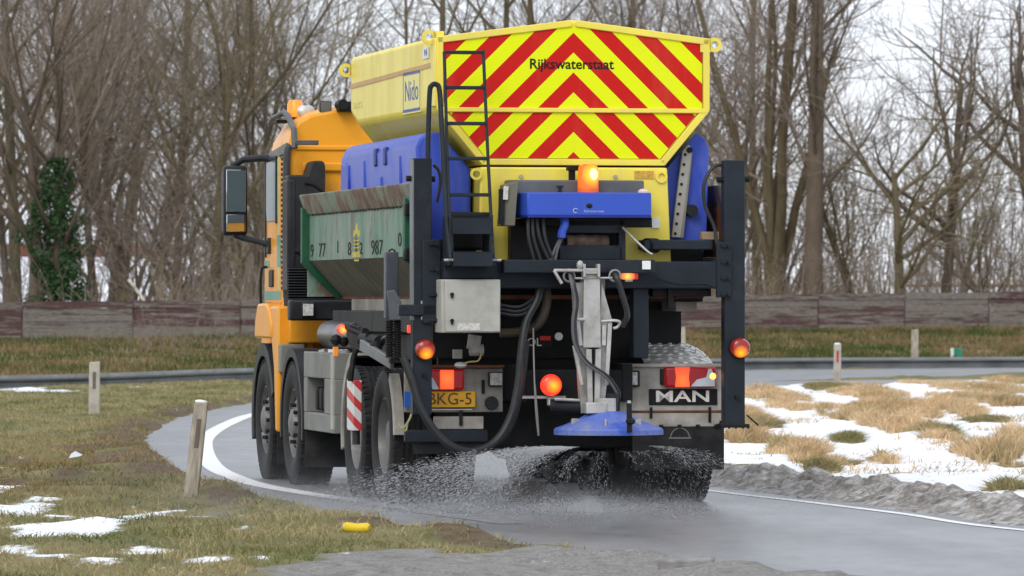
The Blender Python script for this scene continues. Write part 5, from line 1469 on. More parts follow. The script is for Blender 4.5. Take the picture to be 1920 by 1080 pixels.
# ---- grey cabinet
cb = MB().box(-1.087, -0.649, -1.74, -1.46, 1.295, 1.684).build("control_cabinet", greyp, spr, bevel=.008)
MB().box(-1.061, -0.655, -1.757, -1.739, 1.302, 1.677).build("cabinet_door", greyp, cb, bevel=.006)
for py in (552, 601):
    MB().cyl((-1.012, -1.756, pZ(py,-1.77)), (-1.012, -1.772, pZ(py,-1.77)), .014, 10).box(-1.016-.005, -1.008+.004, -1.776, -1.762, pZ(py+7,-1.77), pZ(py-3,-1.77)).build("latch", black, cb)
MB().box(-0.971, -0.805, -1.7595, -1.756, 1.314, 1.365).build("sticker", mat("dirty_label", (.50, .485, .46), .5, var=.3, scale=60), cb)

# ---- rear control head: grey lid, blue cover, side box, beacon, conveyor mouth
CT = -1.62
rp(-0.528, 0.491, 2.417, 2.304, -1.42, .18, mat("grey_lid", (.105, .11, .115), .45, dirt=.2), "grey_lid", None, .012)
pl_ = [(-0.506, -1.46), (-0.441, -1.70), (0.483, -1.70), (0.556, -1.36), (-0.487, -1.36)]
bcov = MB().prism(pl_, 'z', 2.149, 2.321).build("blue_cover", blue_s, spr, bevel=.01)
MB().prism([(x*1.002, y-.004) for x, y in pl_], 'z', 2.137, 2.153).build("cover_edge", mat("deep_blue", (.012, .025, .20), .4), bcov)
MB().ball((0.02, -1.70, 2.223), .022, 10, (1.1, .6, .8)).build("knob", black, bcov)
b = MB()
zz_ = 2.184; x_ = -0.038
rr_ = random.Random(4)
MB().tube([(x_-.045+.018*math.cos(a), -1.702, zz_+.004+.016*math.sin(a)) for a in np.linspace(.6, 5.2, 10)], .003, 5).build("cover_logo", mat("pale_blue_print", (.42, .47, .66), .5), bcov)
lettering("lettering", "Rijkswaterstaat", .026, (-0.022, -1.701, zz_), bcov, mat("pale_blue_letters", (.36, .42, .66), .5), align='LEFT', ext=.001, sx=.95)
sbx = MB().loft([[(-0.614, -1.62, 2.076), (-0.526, -1.66, 2.076), (-0.526, -1.40, 2.076), (-0.614, -1.40, 2.076)],
                 [(-0.59, -1.62, 2.377), (-0.502, -1.66, 2.401), (-0.502, -1.40, 2.401), (-0.59, -1.40, 2.377)]]).build("side_box", mat("olive_grey", (.125, .125, .095), .5, dirt=.2), spr, bevel=.006)
MB().box(-0.638, -0.602, -1.645, -1.6, 2.091, 2.345).build("box_hinge", black, sbx)
MB().rbox((-0.594, -1.652, 2.317), (.036, .008, .10), (0, 3, 10)).build("label_sticker", mat("faded_label", (.55, .50, .47), .5, var=.3, scale=50), sbx)
bx, bz = 0.051, 2.328
bm2 = lamp("amber_beacon_lens", (.85, .13, .01), (1.0, .62, .02), (0.077, -1.58, 2.457-1.3), .095, 1.4, ring=.36)
bea = MB().lathe([(.0, .205), (.045, .204), (.068, .19), (.076, .15), (.077, .0)], (bx, -1.5, bz), 'z', 26).build("amber_beacon", bm2, spr)
MB().ball((0.077, -1.565, 2.457), .034, 12, (1, .6, 1.3)).build("beacon_flash", mat("flash", (1, .8, .2), .4, emit=3.2, emcol=(1.0, .74, .12)), bea)
b = MB().lathe([(.0785, -.0), (.0785, .022), (.0765, .03)], (bx, -1.5, bz), 'z', 26); b.build("beacon_foot", mat("orange_ring", (.75, .13, .02), .4, emit=.15, emcol=(1, .2, .02)), bea)
rp(-0.079, 0.005, 2.518, 2.487, -1.40, .08, black, "camera_head", None, .004)
rp(-0.063, -0.019, 2.495, 2.401, -1.38, .05, black, "camera_stalk", None, .004)
MB().cyl((-0.159, -1.5, 2.32), (-0.159, -1.5, 2.371), .015, 8).box(-0.183, -0.135, -1.52, -1.48, 2.359, 2.375).build("t_handle", plastic, spr)
MB().ball((0.466, -1.5, 2.328), .033, 10, (1.3, 1, .8)).build("warning_lamp", mat("pink_cap", (.62, .48, .46), .4), spr)
# conveyor mouth
for (a, b_, c_, d_, m_, nm) in ((985, 1225, 408, 424, black, "conveyor_hood"), (1066, 1163, 412, 437, dark, "mouth_lintel"), (1052, 1170, 460, 487, dark, "mouth_sill"), (1163, 1176, 412, 487, dark, "mouth_post"), (965, 1066, 410, 487, black, "mouth_back"), (1176, 1226, 422, 426, black, "hood_edge")):
    rp(pS(a,-1.55), pS(b_,-1.55), pZ(c_,-1.55), pZ(d_,-1.55), -1.5 if nm not in ("mouth_back",) else -1.40, .12, m_, nm, None, .006)
MB().cyl((-0.083, -1.36, 1.968), (0.23, -1.36, 1.968), .05, 18).build("conveyor_roller", mat("caked_roller", (.17, .125, .095), .9, var=.6, scale=14, bump=.8, bscale=25), spr)
rp(-0.079, 0.343, 2.032, 1.898, -1.3, .04, letter_shade_k, "mouth_shade", None, .001)  # black plate stands for the shade inside the conveyor mouth
MB().curve([(0.3, -1.55, 2.068), (0.38, -1.58, 1.982), (0.48, -1.62, 1.884), (0.508, -1.62, 1.873)], .009, 8).build("tension_rod", galv, spr)
MB().curve([(-0.155, -1.6, 2.139), (-0.147, -1.62, 2.092), (-0.167, -1.62, 2.029), (-0.171, -1.62, 1.99)], .032, 10).build("blue_plug", blue_s, spr)
for k, (xa, xb_) in enumerate(((1052, 1032), (1055, 1040), (998, 1012), (1006, 1028), (990, 1000), (1018, 1036))):
    p1x = {1052: -0.171, 1055: -0.159, 998: -0.386, 1006: -0.354, 990: -0.418, 1018: -0.306}[xa]
    p2x = {1032: -0.251, 1040: -0.219, 1012: -0.33, 1028: -0.267, 1000: -0.378, 1036: -0.235}[xb_]
    top = 1.998 if k < 2 else 2.131
    MB().curve([(p1x, -1.60, top), ((p1x*.6+p2x*.4)-.015, -1.62, (top+1.833)/2), (p2x, -1.62, 1.826)], .010 if k < 2 else .014, 8).build("cable", mat("grey_cable", (.10, .10, .105), .5) if k < 2 else rubber_h, spr)
b = MB()
for k in range(14):
    b.box(-0.486+rr_.random()*.9, -0.486+rr_.random()*.9+.05, -1.49, -1.42, 1.834+rr_.random()*.2, 1.834+rr_.random()*.25)
# ---- ladder
LT = -1.9
lad = MB()
def rail(pts, r, name, par, m=dark): return MB().tube(pts, r, 8).build(name, m, par)
lad = rail([(-1.032, -1.55, 3.349), (-1.035, -1.70, 2.559), (-1.034, -1.85, 1.832)], .0125, "ladder", spr)
rail([(-0.742, -1.55, 3.361), (-0.734, -1.70, 2.559), (-0.723, -1.85, 1.832)], .0125, "ladder_rail", lad)
for (a, b_, py, t) in ((832, 908, 100, 0), (835, 910, 166, 1), (838, 912, 233, 2), (840, 915, 298, 3), (843, 918, 366, 4)):
    X0_ = [-1.032, -1.029, -1.03, -1.031, -1.028][t]; X1_ = [-0.738, -0.74, -0.737, -0.738, -0.732][t]
    Z_ = [3.345, 3.085, 2.822, 2.566, 2.3][t]; T_ = -1.55-.05*t
    MB().box(X0_, X1_, T_-.02, T_+.04, Z_-.013, Z_+.013).build("rung", dark, lad, bevel=.004)
hr = MB().curve([(-1.174, -1.66, 2.557), (-1.165, -1.64, 2.793), (-1.152, -1.62, 3.048), (-1.136, -1.62, 3.099), (-1.105, -1.62, 3.107), (-1.081, -1.63, 3.06), (-1.074, -1.68, 2.793), (-1.057, -1.78, 2.167), (-1.034, -1.85, 1.824)], .019, 10, 8).build("handrail", dark, lad)
for (c_, d_, nm, t0, th) in ((408, 440, "step_riser", -1.86, .03), (472, 500, "step_riser", -1.90, .03)):
    za, zb_ = {408: 2.135, 472: 1.886}[c_], {440: 2.011, 500: 1.777}[d_]
    MB().box(-1.026, -0.735, t0, t0+th, zb_, za).box(-1.026, -0.735, t0, t0+.28, za-.012, za).build(nm, dark, lad, bevel=.005)
MB().box(-1.045, -0.636, -1.6, -1.50, 1.689, 1.841).build("step_frame", dark, lad, bevel=.008)
MB().prism([(-1.046, 1.785), (-1.046, 2.143), (-1.022, 2.143), (-1.011, 1.785)], 'y', -1.84, -1.56).build("step_side", dark, lad, bevel=.004)
MB().prism([(-0.751, 1.785), (-0.751, 2.143), (-0.727, 2.127), (-0.703, 1.785)], 'y', -1.84, -1.56).build("step_side", dark, lad, bevel=.004)
for px in (840, 848, 924, 932):
    xx = {840: -1.063, 848: -1.032, 924: -0.733, 932: -0.701}[px]
    MB().cyl((xx-.03, -1.88, 1.824), (xx+.03, -1.88, 1.824), .009, 8).build("step_bolt", galv, lad)
rp(-1.003, -0.645, 2.179, 1.897, -1.45, .05, black, "gear_housing", None, .03)

# ---- chute with spinner
ch = MB().prism([(-0.04, 1.731), (0.079, 1.731), (0.087, 1.186), (-0.048, 1.186)], 'y', -1.80, -1.77).build("spreading_chute", galv, spr, bevel=.004)
MB().prism([(-0.111, 1.661), (-0.032, 1.661), (0.048, 0.705), (-0.048, 0.705)], 'y', -1.74, -1.66).build("chute_side", galv, ch, bevel=.005)
MB().prism([(0.104, 1.661), (0.183, 1.388), (0.151, 0.998), (0.12, 0.705), (0.048, 0.705)], 'y', -1.74, -1.66).build("chute_side", galv, ch, bevel=.005)
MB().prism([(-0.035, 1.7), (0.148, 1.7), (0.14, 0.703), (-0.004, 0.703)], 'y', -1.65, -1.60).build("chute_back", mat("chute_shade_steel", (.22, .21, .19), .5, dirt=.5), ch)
CH = [((-0.004, 1.174), (0.008, 0.718), .040), ((0.067, 1.174), (0.055, 0.718), .040), ((-0.088, 1.388), (-0.064, 1.201), .030),
      ((0.111, 1.349), (0.107, 1.201), .030), ((0.155, 1.38), (0.127, 0.913), .030), ((-0.112, 1.201), (-0.056, 0.913), .026)]
for (p_, q_, w_) in CH:
    MB().bar((p_[0], -1.79, p_[1]), (q_[0], -1.79, q_[1]), w_, .03).build("chute_bar", galv, ch, bevel=.003)
b = MB().cyl((-0.268, -1.82, 1.75), (0.073, -1.82, 1.75), .012, 8).cyl((-0.268, -1.82, 1.75), (-0.213, -1.84, 1.653), .012, 8)
b.build("crank", galv, ch)
MB().box(-0.039, 0.057, -1.83, -1.78, 1.723, 1.766).box(-0.054, -0.035, -1.84, -1.76, 1.7, 1.797).box(0.053, 0.073, -1.84, -1.76, 1.7, 1.797).build("crank_block", galv, ch, bevel=.004)
MB().ball((-0.074, -1.82, 1.789), .03, 10, (.9, .8, 1.2)).build("crank_nut", galv, ch)
MB().curve([(0.091, -1.8, 1.377), (0.178, -1.82, 1.384), (0.222, -1.82, 1.373), (0.21, -1.8, 1.338), (0.178, -1.8, 1.326)], .011, 8).build("hook_handle", galv, ch)
MB().cyl((-0.1, -1.8, 1.392), (-0.036, -1.8, 1.392), .014, 8).build("hook_handle", galv, ch)
for (px, zz_) in ((1067, 1.708), (1153, 1.711)):
    xx = -0.151 if px == 1067 else 0.19
    MB().lathe([(.040, -.015), (.048, 0), (.040, .015), (.032, 0), (.040, -.015)], (xx, -1.8, zz_), 'y', 18).build("hose_ring", galv, ch)
MB().cyl((-0.128, -1.8, 1.692), (0.17, -1.8, 1.696), .008, 6).build("ring_bar", galv, ch)
for k, d in enumerate((0, .018)):
    MB().curve([(-0.147+d, -1.76, 1.758), (-0.142+d, -1.84, 1.661), (-0.118+d, -1.85, 1.525), (-0.134+d, -1.85, 1.369), (-0.118+d, -1.85, 1.213-d), (-0.039+d, -1.86, 1.077), (0.108+d, -1.86, 0.976), (0.192+d, -1.84, 0.863), (0.208+d*.3, -1.82, 0.797)], .013, 8).build("chute_hose", rubber_h if k else mat("grey_hose", (.11, .11, .115), .5), ch)
MB().curve([(0.17, -1.74, 1.746), (0.198, -1.82, 1.696), (0.242, -1.83, 1.563), (0.278, -1.82, 1.427), (0.25, -1.78, 1.342)], .022, 10).build("chute_hose", rubber_h, ch)
# spinner cover and motor
SC = (0.11, -1.88)
szt, szb = 0.728, 0.553
sprof = [(.05, szt+.0), (.12, szt-.012), (.20, szt-.055), (.30, szt-.10), (.372, szt-.125), (.385, szt-.14), (.385, szb), (.372, szb), (.36, szt-.15)]
sc_m = mat("spinner_blue", (.035, .10, .50), .45, var=.1, dirt=.68, dirtcol=(.24, .25, .28), dscale=5)
cov = MB()
rings = []
for k in range(29):
    a = 2*math.pi*k/28
    # rounded plan, drawn out to a snout on the right
    ext = 1.0 + .10*max(0, math.cos(a))**6
    rings.append([(SC[0]+r*math.cos(a)*ext, SC[1]+r*math.sin(a)*.95, z) for r, z in sprof])
cov.loft(rings, closed=False, caps=False)
cv = cov.build("spinner_cover", sc_m, spr, angle=25)
MB().cyl((SC[0], SC[1], szt+.09), (SC[0], SC[1], szt-.02), .075, 18).box(SC[0]-.17, SC[0]-.02, SC[1]-.10, SC[1]+.06, szt-.02, szt+.06).build("spinner_hopper", galv, cv, bevel=.006)
MB().cyl((0.158, SC[1], szt-.04), (0.158, SC[1], 0.853), .042, 14).build("spinner_motor", plastic, cv)
MB().cyl((SC[0], SC[1], szb+.03), (SC[0], SC[1], szb+.055), .30, 28).build("spinner_disc", mat("disc_steel", (.20, .20, .2), .4, metal=.6, dirt=.4), cv)
for k in range(6):
    a = 2*math.pi*k/6+.3
    MB().rbox((SC[0]+.17*math.cos(a), SC[1]+.17*math.sin(a), szb+.085), (.24, .012, .06), (0, 0, math.degrees(a))).build("spinner_vane", galv, cv)
MB().cyl((0.205, SC[1]-.37, 0.576), (0.201, SC[1]-.37, 0.788), .020, 10).build("guard_rod", black, cv)
MB().ball((0.209, SC[1]-.385, 0.657), .035, 10, (1.1, 1, .75)).build("rod_clamp", black, cv)
MB().cyl((0.201, SC[1]-.37, 0.788), (0.201, SC[1]-.37, 0.807), .014, 8).build("rod_cap", galv, cv)
MB().cyl((-0.255, -1.62, 0.756), (0.04, -1.70, 0.744), .055, 14).build("swivel_drive", black, cv)
MB().cyl((-0.239, -1.7, 0.81), (0.032, -1.72, 0.795), .012, 8).build("support_chain", galv, cv)
# ---- hoses under the frame
MB().curve([(-1.343, -1.58, 1.121), (-1.281, -1.60, 0.949), (-1.211, -1.64, 0.723), (-1.093, -1.66, 0.548), (-0.951, -1.66, 0.446), (-0.804, -1.62, 0.431), (-0.648, -1.58, 0.507), (-0.537, -1.56, 0.684), (-0.481, -1.55, 0.918), (-0.458, -1.55, 1.153), (-0.418, -1.52, 1.368), (-0.329, -1.5, 1.544), (-0.287, -1.45, 1.72)], .030, 10, 8).build("brine_hose", rubber_h, spr)
MB().curve([(-0.399, -1.45, 1.23), (-0.432, -1.5, 0.996), (-0.496, -1.5, 0.683), (-0.587, -1.5, 0.518), (-0.697, -1.46, 0.454)], .022, 10, 8).build("brine_hose", rubber_h, spr)
for (dz, dx) in ((0, 0), (7, 4), (-8, 8)):
    MB().curve([(-0.606, -1.5, 1.466-dz*.004), (-0.478, -1.52, 1.45-dz*.004), (-0.379, -1.5, 1.497-dz*.004), (-0.311+dx*.004, -1.48, 1.622), (-0.295+dx*.004, -1.45, 1.732)], .013, 8).build("hydraulic_hose", rubber_h, spr)
MB().curve([(-0.359, -1.5, 1.328), (-0.363, -1.55, 1.034), (-0.355, -1.58, 0.721), (-0.335, -1.58, 0.54), (-0.343, -1.58, 0.682), (-0.359, -1.56, 0.917)], .006, 6).build("loose_wire", mat("grey_wire", (.22, .21, .19), .6), spr)
MB().curve([(-0.249, -1.4, 1.701), (-0.245, -1.42, 1.505), (-0.309, -1.42, 1.356), (-0.449, -1.4, 1.301), (-0.588, -1.4, 1.293)], .035, 10).build("suction_hose", mat("brown_hose", (.05, .04, .026), .6), spr)
b = MB()
b.cyl((-0.8, -1.32, 1.166), (-0.7, -1.32, 1.166), .045, 14).cyl((-0.776, -1.32, 1.17), (-0.76, -1.32, 1.276), .05, 14).box(-0.919, -0.855, -1.32, -1.26, 1.103, 1.17)
b.build("valve", mat("corroded_valve", (.30, .285, .25), .6, var=.3, dirt=.4), spr, bevel=.004)
MB().curve([(-0.872, -1.36, 1.064), (-0.809, -1.38, 1.08), (-0.749, -1.38, 1.088), (-0.725, -1.36, 1.135), (-0.745, -1.34, 1.17)], .006, 6).build("loose_wire", mat("yellow_wire", (.42, .36, .12), .6), spr)
MB().ball((-0.88, -1.38, 1.056), .04, 10, (1.2, .7, .6)).build("clamp", galv, spr)
sk = MB().box(-0.31, -0.12, -1.01, -1.0, 1.179, 1.274).build("type_label", letter_shade_k, spr)
MB().box(-0.213, -0.132, -1.014, -1.009, 1.235, 1.266).build("red_band", red_p, sk)
MB().cyl((-0.072, -1.01, 1.263), (-0.072, -1.02, 1.263), .03, 16).build("round_sticker", white_p, spr)
lettering("lettering", "OL", .085, (-0.257, -1.013, 1.219), sk, letter_w)
MB().box(-.9, .9, -.55, -.5, .45, 1.10).build("back_shade_sheet", letter_shade_k, spr)  # added black sheet standing for the deep shade under the body
MB().box(-1.0, 1.0, -1.12, -1.08, 1.52, 1.98).box(-.95, .95, -.60, -.56, 1.1, 1.52).build("base_shade_sheet", letter_shade_k, spr)  # black sheets added to darken the gaps behind the frame like shade
# ---- left hand side arm: bellows column, slanting arm, striped board, red lamp
ax0, ax1 = -1.382, -1.286
arm = MB().box(ax0, ax1, -1.06, -.96, 1.393, 1.889).build("arm_post", mat("slate_steel", (.055, .062, .075), .42, dirt=.25), spr, bevel=.008)
MB().tube([(-1.326+a*.03, -1.0, 1.885+.025*b_) for a, b_ in ((-1, -.4), (-.6, .6), (0, 1), (.6, .6), (1, -.4))], .006, 6).build("lifting_eye", black, arm)
MB().loft([[(-1.378, -1.08, 1.599), (-1.331, -1.16, 1.607), (-1.331, -1.06, 1.607), (-1.378, -1.0, 1.599)], [(-1.363, -1.08, 1.497), (-1.279, -1.16, 1.52), (-1.279, -1.06, 1.52), (-1.363, -1.0, 1.497)], [(-1.359, -1.08, 1.386), (-1.283, -1.15, 1.386), (-1.283, -1.06, 1.386), (-1.359, -1.0, 1.386)]]).build("arm_knuckle", mat("slate_light", (.10, .105, .12), .4, dirt=.25), arm, bevel=.006)
for xx in (-1.354, -1.294):
    pr = []
    z0_, z1_ = 1.108, 1.386
    for k in range(15):
        zz_ = z0_ + (z1_-z0_)*k/15
        pr += [(.022, zz_), (.031, zz_+.006), (.031, zz_+.011), (.022, zz_+.017)]
    MB().lathe(pr, (xx, -1.05, 0), 'z', 14).build("bellows", black, arm, angle=20)
MB().bar((-1.455, -.4, 1.198), (-1.322, -1.0, 1.064), .035, .085).build("slanting_arm", mat("arm_grey", (.17, .175, .18), .4, metal=.3, dirt=.35), arm, bevel=.006)
MB().box(-1.346, -1.258, -1.05, -.95, 1.068, 1.104).build("arm_foot", black, arm, bevel=.004)
b = MB()
b.curve([(-1.397, .2, 1.157), (-1.421, .2, 1.088), (-1.438, .15, 1.015), (-1.45, .15, 0.918)], .022, 8)
b.cyl((-1.414, -.2, 1.241), (-1.35, -.6, 1.224), .045, 12).cyl((-1.397, 0, 1.216), (-1.373, -.1, 1.301), .03, 10)
b.cyl((-1.406, -.4, 1.267), (-1.397, 0, 1.187), .02, 8).ball((-1.379, -.6, 1.184), .05, 10)
b.cyl((-1.438, .4, 1.331), (-1.356, -.1, 1.261), .028, 10).cyl((-1.434, .3, 1.344), (-1.401, 0, 1.325), .007, 6)
b.ball((-1.504, .5, 1.229), .045, 8).ball((-1.443, .5, 1.216), .04, 8)
b.build("arm_linkage", black, arm)
MB().curve([(-1.334, -.5, 1.175), (-1.343, -.7, 1.241), (-1.329, -.9, 1.258), (-1.306, -1.0, 1.207)], .016, 8).build("arm_hose", rubber_h, arm)
MB().bar((-1.382, -.5, 1.163), (-1.368, -.8, 1.138), .03, .02).build("arm_link", galv, arm)
rl2c = (-1.475, .4, 1.311)
MB().ball(rl2c, .042, 12).build("arm_lamp", lamp("arm_lamp_glow", (.55, .03, .03), (1, .34, .05), (rl2c[0]+.012, rl2c[1]-.05, rl2c[2]-1.3-.006), .055, 2.4, .25), arm)
rl3 = (-1.164, -.9, 1.318)
MB().box(rl3[0]-.03, rl3[0]+.02, -.92, -.88, rl3[2]-.03, rl3[2]+.03).build("arm_lamp", lamp("arm_lamp_red", (.7, .03, .03), (1, .12, .06), (rl3[0], -.92, rl3[2]-1.3), .06, 1.0, .5), arm, bevel=.006)
bdm, n, l, p = node_mat("red_white_sheeting")
tc = n.new("ShaderNodeTexCoord").outputs["Object"]; sx = n.new("ShaderNodeSeparateXYZ"); l.new(tc, sx.inputs[0])
vv = N_math(n, l, 'ADD', N_math(n, l, 'MULTIPLY', sx.outputs[0], 1.0), N_math(n, l, 'ADD', N_math(n, l, 'MULTIPLY', sx.outputs[1], -.22), sx.outputs[2]))
on = N_math(n, l, 'LESS_THAN', N_math(n, l, 'FRACT', N_math(n, l, 'DIVIDE', vv, .155)), .45)
no_ = N_noise(n, l, tc, 12, 5)
l.new(N_mix(n, l, N_ramp(n, l, no_, [(.55, (0, 0, 0)), (.8, (.4,)*3)]), N_mix(n, l, on, (.62, .62, .61), (.52, .028, .03)), (.3, .28, .25)), p.inputs["Base Color"]); p.inputs["Roughness"].default_value = .4
bzt, bzb = 0.926, 0.544
xA, xB, xC = -1.45, -1.43, -1.368
MB().prism([(xA, .32), (xB, .12), (xC, .12), (xC, .17), (xB+.01, .17), (xA+.02, .35)], 'z', bzb, bzt).build("striped_board", bdm, arm, bevel=.004)
MB().curve([(-1.397, .2, 0.543), (-1.397, .2, 0.437)], .03, 8).build("board_foot", rubber_h, arm)
# rope and blue box at the left mudguard
MB().curve([(-1.212, -1.22, 0.723), (-1.236, -1.24, 0.656), (-1.292, -1.26, 0.589), (-1.32, -1.24, 0.628), (-1.272, -1.26, 0.573), (-1.248, -1.24, 0.636)], .008, 6).build("rope", mat("yellow_rope", (.36, .34, .19), .8), spr)

BASE = (0, 0, 0)
# ---- turn the lettering into meshes
dg = bpy.context.evaluated_depsgraph_get()
for o in [o for o in bpy.data.objects if o.type == 'FONT']:
    me = bpy.data.meshes.new_from_object(o.evaluated_get(dg))
    q = bpy.data.objects.new("lettering", me); col.objects.link(q)
    q.parent = o.parent; q.location = o.location; q.rotation_euler = o.rotation_euler; q.scale = o.scale
    bpy.data.objects.remove(o)

# ================================================================== SPRAY OF SALT AND BRINE
spray_m = mat("wet_salt", (0.64, 0.65, 0.67), 0.5, var=0.25, scale=3)
n, l = spray_m.node_tree.nodes, spray_m.node_tree.links                # wet grains let part of the light through
tr_ = n.new("ShaderNodeBsdfTransparent"); ms_ = n.new("ShaderNodeMixShader"); ms_.inputs[0].default_value = 0.42
l.new(n["Principled BSDF"].outputs[0], ms_.inputs[1]); l.new(tr_.outputs[0], ms_.inputs[2]); l.new(ms_.outputs[0], n["Material Output"].inputs["Surface"])
def local_to_world(P):
    c_, s_ = math.cos(PSI), math.sin(PSI)
    return np.c_[TX + P[:, 0]*c_ - P[:, 1]*s_, TY + P[:, 0]*s_ + P[:, 1]*c_, P[:, 2]]
def specks(name, P, V, r, L, label):
    """small bipyramids: grains and drops, stretched along V by length L"""
    n_ = len(P)
    d = V / np.maximum(np.linalg.norm(V, axis=1), 1e-6)[:, None]
    u = np.cross(d, rng.normal(0, 1, (n_, 3))); u /= np.linalg.norm(u, axis=1)[:, None]; w = np.cross(d, u)
    v = np.empty((n_, 5, 3))
    for k in range(3):
        a = 2*math.pi*k/3
        v[:, k] = P + (u*math.cos(a) + w*math.sin(a))*r[:, None]
    v[:, 3] = P + d*L[:, None]/2; v[:, 4] = P - d*L[:, None]/2
    i = (np.arange(n_)*5)[:, None]
    f = np.concatenate([i + q for q in ([0, 1, 3], [1, 2, 3], [2, 0, 3], [1, 0, 4], [2, 1, 4], [0, 2, 4])])
    o = nmesh(name, v.reshape(-1, 3), f, spray_m)
    tag(o, label, "spray", kind="stuff")
    return o
def jets(nj, per, az0, az1, v0, v1, zs, up, spread):
    """grains thrown off the spinner vanes in separate gusts, each frozen at a moment of its flight"""
    Ps, Vs = [], []
    for j in range(nj):
        n_ = int(per*(0.4 + 1.2*rng.random()))
        az = az0 + (az1-az0)*rng.random() + rng.normal(0, spread, n_)
        sp = (v0 + (v1-v0)*rng.random()) * (1 + rng.normal(0, .10, n_))
        vz = up + rng.normal(0, .12) + rng.normal(0, .10, n_)
        T = (vz + np.sqrt(np.maximum(vz*vz + 2*9.81*zs, 0)))/9.81
        t = T*rng.random(n_)**0.75
        Ps.append(np.c_[SC[0] + (.33 + sp*t)*np.cos(az), SC[1] + (.33 + sp*t)*np.sin(az), zs + vz*t - 4.9*t*t])
        Vs.append(np.c_[sp*np.cos(az), sp*np.sin(az), vz - 9.81*t])
    return np.concatenate(Ps), np.concatenate(Vs)
A_, A_V = jets(64, 330, rad(168), rad(222), 2.0, 7.5, .47, -.15, .030)
B_, B_V = jets(18, 150, rad(222), rad(330), 1.5, 5.5, .44, -.35, .05)
C_, C_V = jets(14, 120, rad(330), rad(374), 1.5, 4.5, .47, -.1, .03)
P = np.concatenate([A_, B_, C_]); V = np.concatenate([A_V, B_V, C_V])
k = P[:, 2] > 0.012
P, V = P[k], V[k]
n_ = len(P)
specks("salt_spray", local_to_world(P), np.c_[V[:, 0]*math.cos(PSI)-V[:, 1]*math.sin(PSI), V[:, 0]*math.sin(PSI)+V[:, 1]*math.cos(PSI), V[:, 2]],
       (.0008 + .0016*rng.random(n_)**3)*np.where(P[:, 0] < .2, 1.1, .8), .006 + .032*rng.random(n_)**2, "pale spray of wet salt flung out in a fan behind the lorry")
# fine droplets bouncing off the wet road
nf = 30000
az = rng.random(nf)*6.283; rr_n = np.abs(rng.normal(0, 1, nf))
P = np.c_[-.1 + 1.5*rr_n*np.cos(az), -2.2 + 1.5*rr_n*np.sin(az), .008 + np.abs(rng.normal(0, .06, nf))]
k = (P[:, 1] < .6) & (P[:, 0] > -2.2) & (P[:, 0] < 1.7)
P = P[k]; n_ = len(P)
specks("spray_droplets", local_to_world(P), rng.normal(0, 1, (n_, 3)), (.0011+.0012*rng.random(n_)), .004+.005*rng.random(n_), "fine grey droplets bouncing low over the wet road behind the lorry")
# wheel mist: a thin low cloud
mm = bpy.data.materials.new("road_mist"); mm.use_nodes = True
n, l = mm.node_tree.nodes, mm.node_tree.links
n.remove(n["Principled BSDF"])
pv = n.new("ShaderNodeVolumePrincipled"); pv.inputs["Color"].default_value = (.86, .87, .89, 1)
l.new(pv.outputs[0], n["Material Output"].inputs["Volume"])
tc = n.new("ShaderNodeTexCoord").outputs["Object"]; sx = n.new("ShaderNodeSeparateXYZ"); l.new(tc, sx.inputs[0])
no_ = N_ramp(n, l, N_noise(n, l, N_map(n, l, tc, (1.2, .8, 2.5)), 2.2, 5, .6), [(.36, (.12,)*3), (.66, (1, 1, 1))])
hz = N_math(n, l, 'POWER', 2.718, N_math(n, l, 'MULTIPLY', sx.outputs[2], -11.0))
fx = N_ramp(n, l, N_math(n, l, 'MULTIPLY_ADD', sx.outputs[0], .125, .5), [(.04, (0, 0, 0)), (.27, (1, 1, 1)), (.50, (.7,)*3), (.64, (.12,)*3), (.9, (0, 0, 0))])
fy = N_ramp(n, l, N_math(n, l, 'MULTIPLY_ADD', sx.outputs[1], .0625, .5), [(.12, (0, 0, 0)), (.30, (1, 1, 1)), (.42, (.8,)*3), (.92, (.0,)*3)])
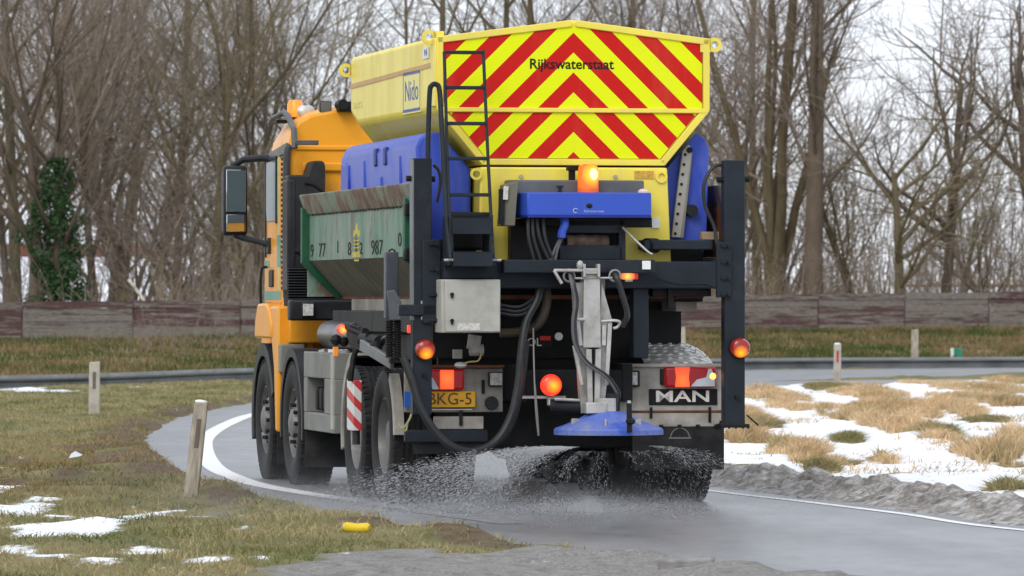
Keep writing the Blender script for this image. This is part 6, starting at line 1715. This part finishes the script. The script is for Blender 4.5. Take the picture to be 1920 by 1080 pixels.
dn = N_math(n, l, 'MULTIPLY', N_math(n, l, 'MULTIPLY', no_, hz), N_math(n, l, 'MULTIPLY', N_math(n, l, 'MULTIPLY', fx, fy), .32))
l.new(dn, pv.inputs["Density"])
mist = MB().box(-3.6, 3.0, -6.6, 7.0, .012, .8).build("spray_mist", mm, None)
mist.location = (TX, TY, 0); mist.rotation_euler = (0, 0, PSI)
tag(mist, "low grey mist of road spray drifting round the lorry wheels", "mist", kind="stuff")
# ---- litter on the verge
can = empty("yellow_can", "crushed yellow can lying in the grass at the road edge", "can", (-0.99, 37.73, .05), rad(-20))
MB().tube([(-.085, 0, .035), (-.07, 0, .036), (0, .004, .03), (.07, 0, .034), (.085, 0, .03)], [.026, .033, .030, .033, .024], 14).build("body", mat("yellow_can_paint", (.70, .50, .02), .4), can, base=(0, 0, 0))
MB().cyl((-.086, 0, .035), (-.089, 0, .035), .026, 14).build("lid", galv, can, base=(0, 0, 0))
def scrap(px, py, c, label):
    X, Y = (px-960)/11093*1.544*11093/(py-560), 1.544*11093/(py-560)
    u = lateral(np.array([X]), np.array([Y])); z = float(ground_z(np.array([X]), np.array([Y]), u)[0])
    o = MB().add([(-.06, -.03, .03), (.05, -.04, .05), (.07, .04, .06), (-.04, .05, .07), (0, 0, .095)], [(0, 1, 4), (1, 2, 4), (2, 3, 4), (3, 0, 4)]).build("paper_scrap", mat("paper", c, .8), None)
    o.location = (X, Y, z); tag(o, label, "litter")
scrap(141, 868, (.62, .64, .68), "crumpled pale paper scrap on the bare earth of the verge")
scrap(37, 870, (.60, .50, .48), "crumpled pinkish scrap in the grass near the left picture edge")
# broken kerb block at the near side
kb = empty("kerb_block", "broken grey concrete kerb block by the near edge of the asphalt", "kerb block", (0.99, 33.45, .03), rad(-6))
MB().loft([[(-.16, -.10, -.05), (.15, -.10, -.05), (.16, .10, -.05), (-.17, .10, -.05)], [(-.16, -.10, .04), (.14, -.10, .05), (.15, .10, .055), (-.15, .10, .045)]]).build("block", mat("concrete", (.24, .23, .215), .9, var=.3, scale=9, bump=.6), kb, bevel=.015, base=(0, 0, 0))
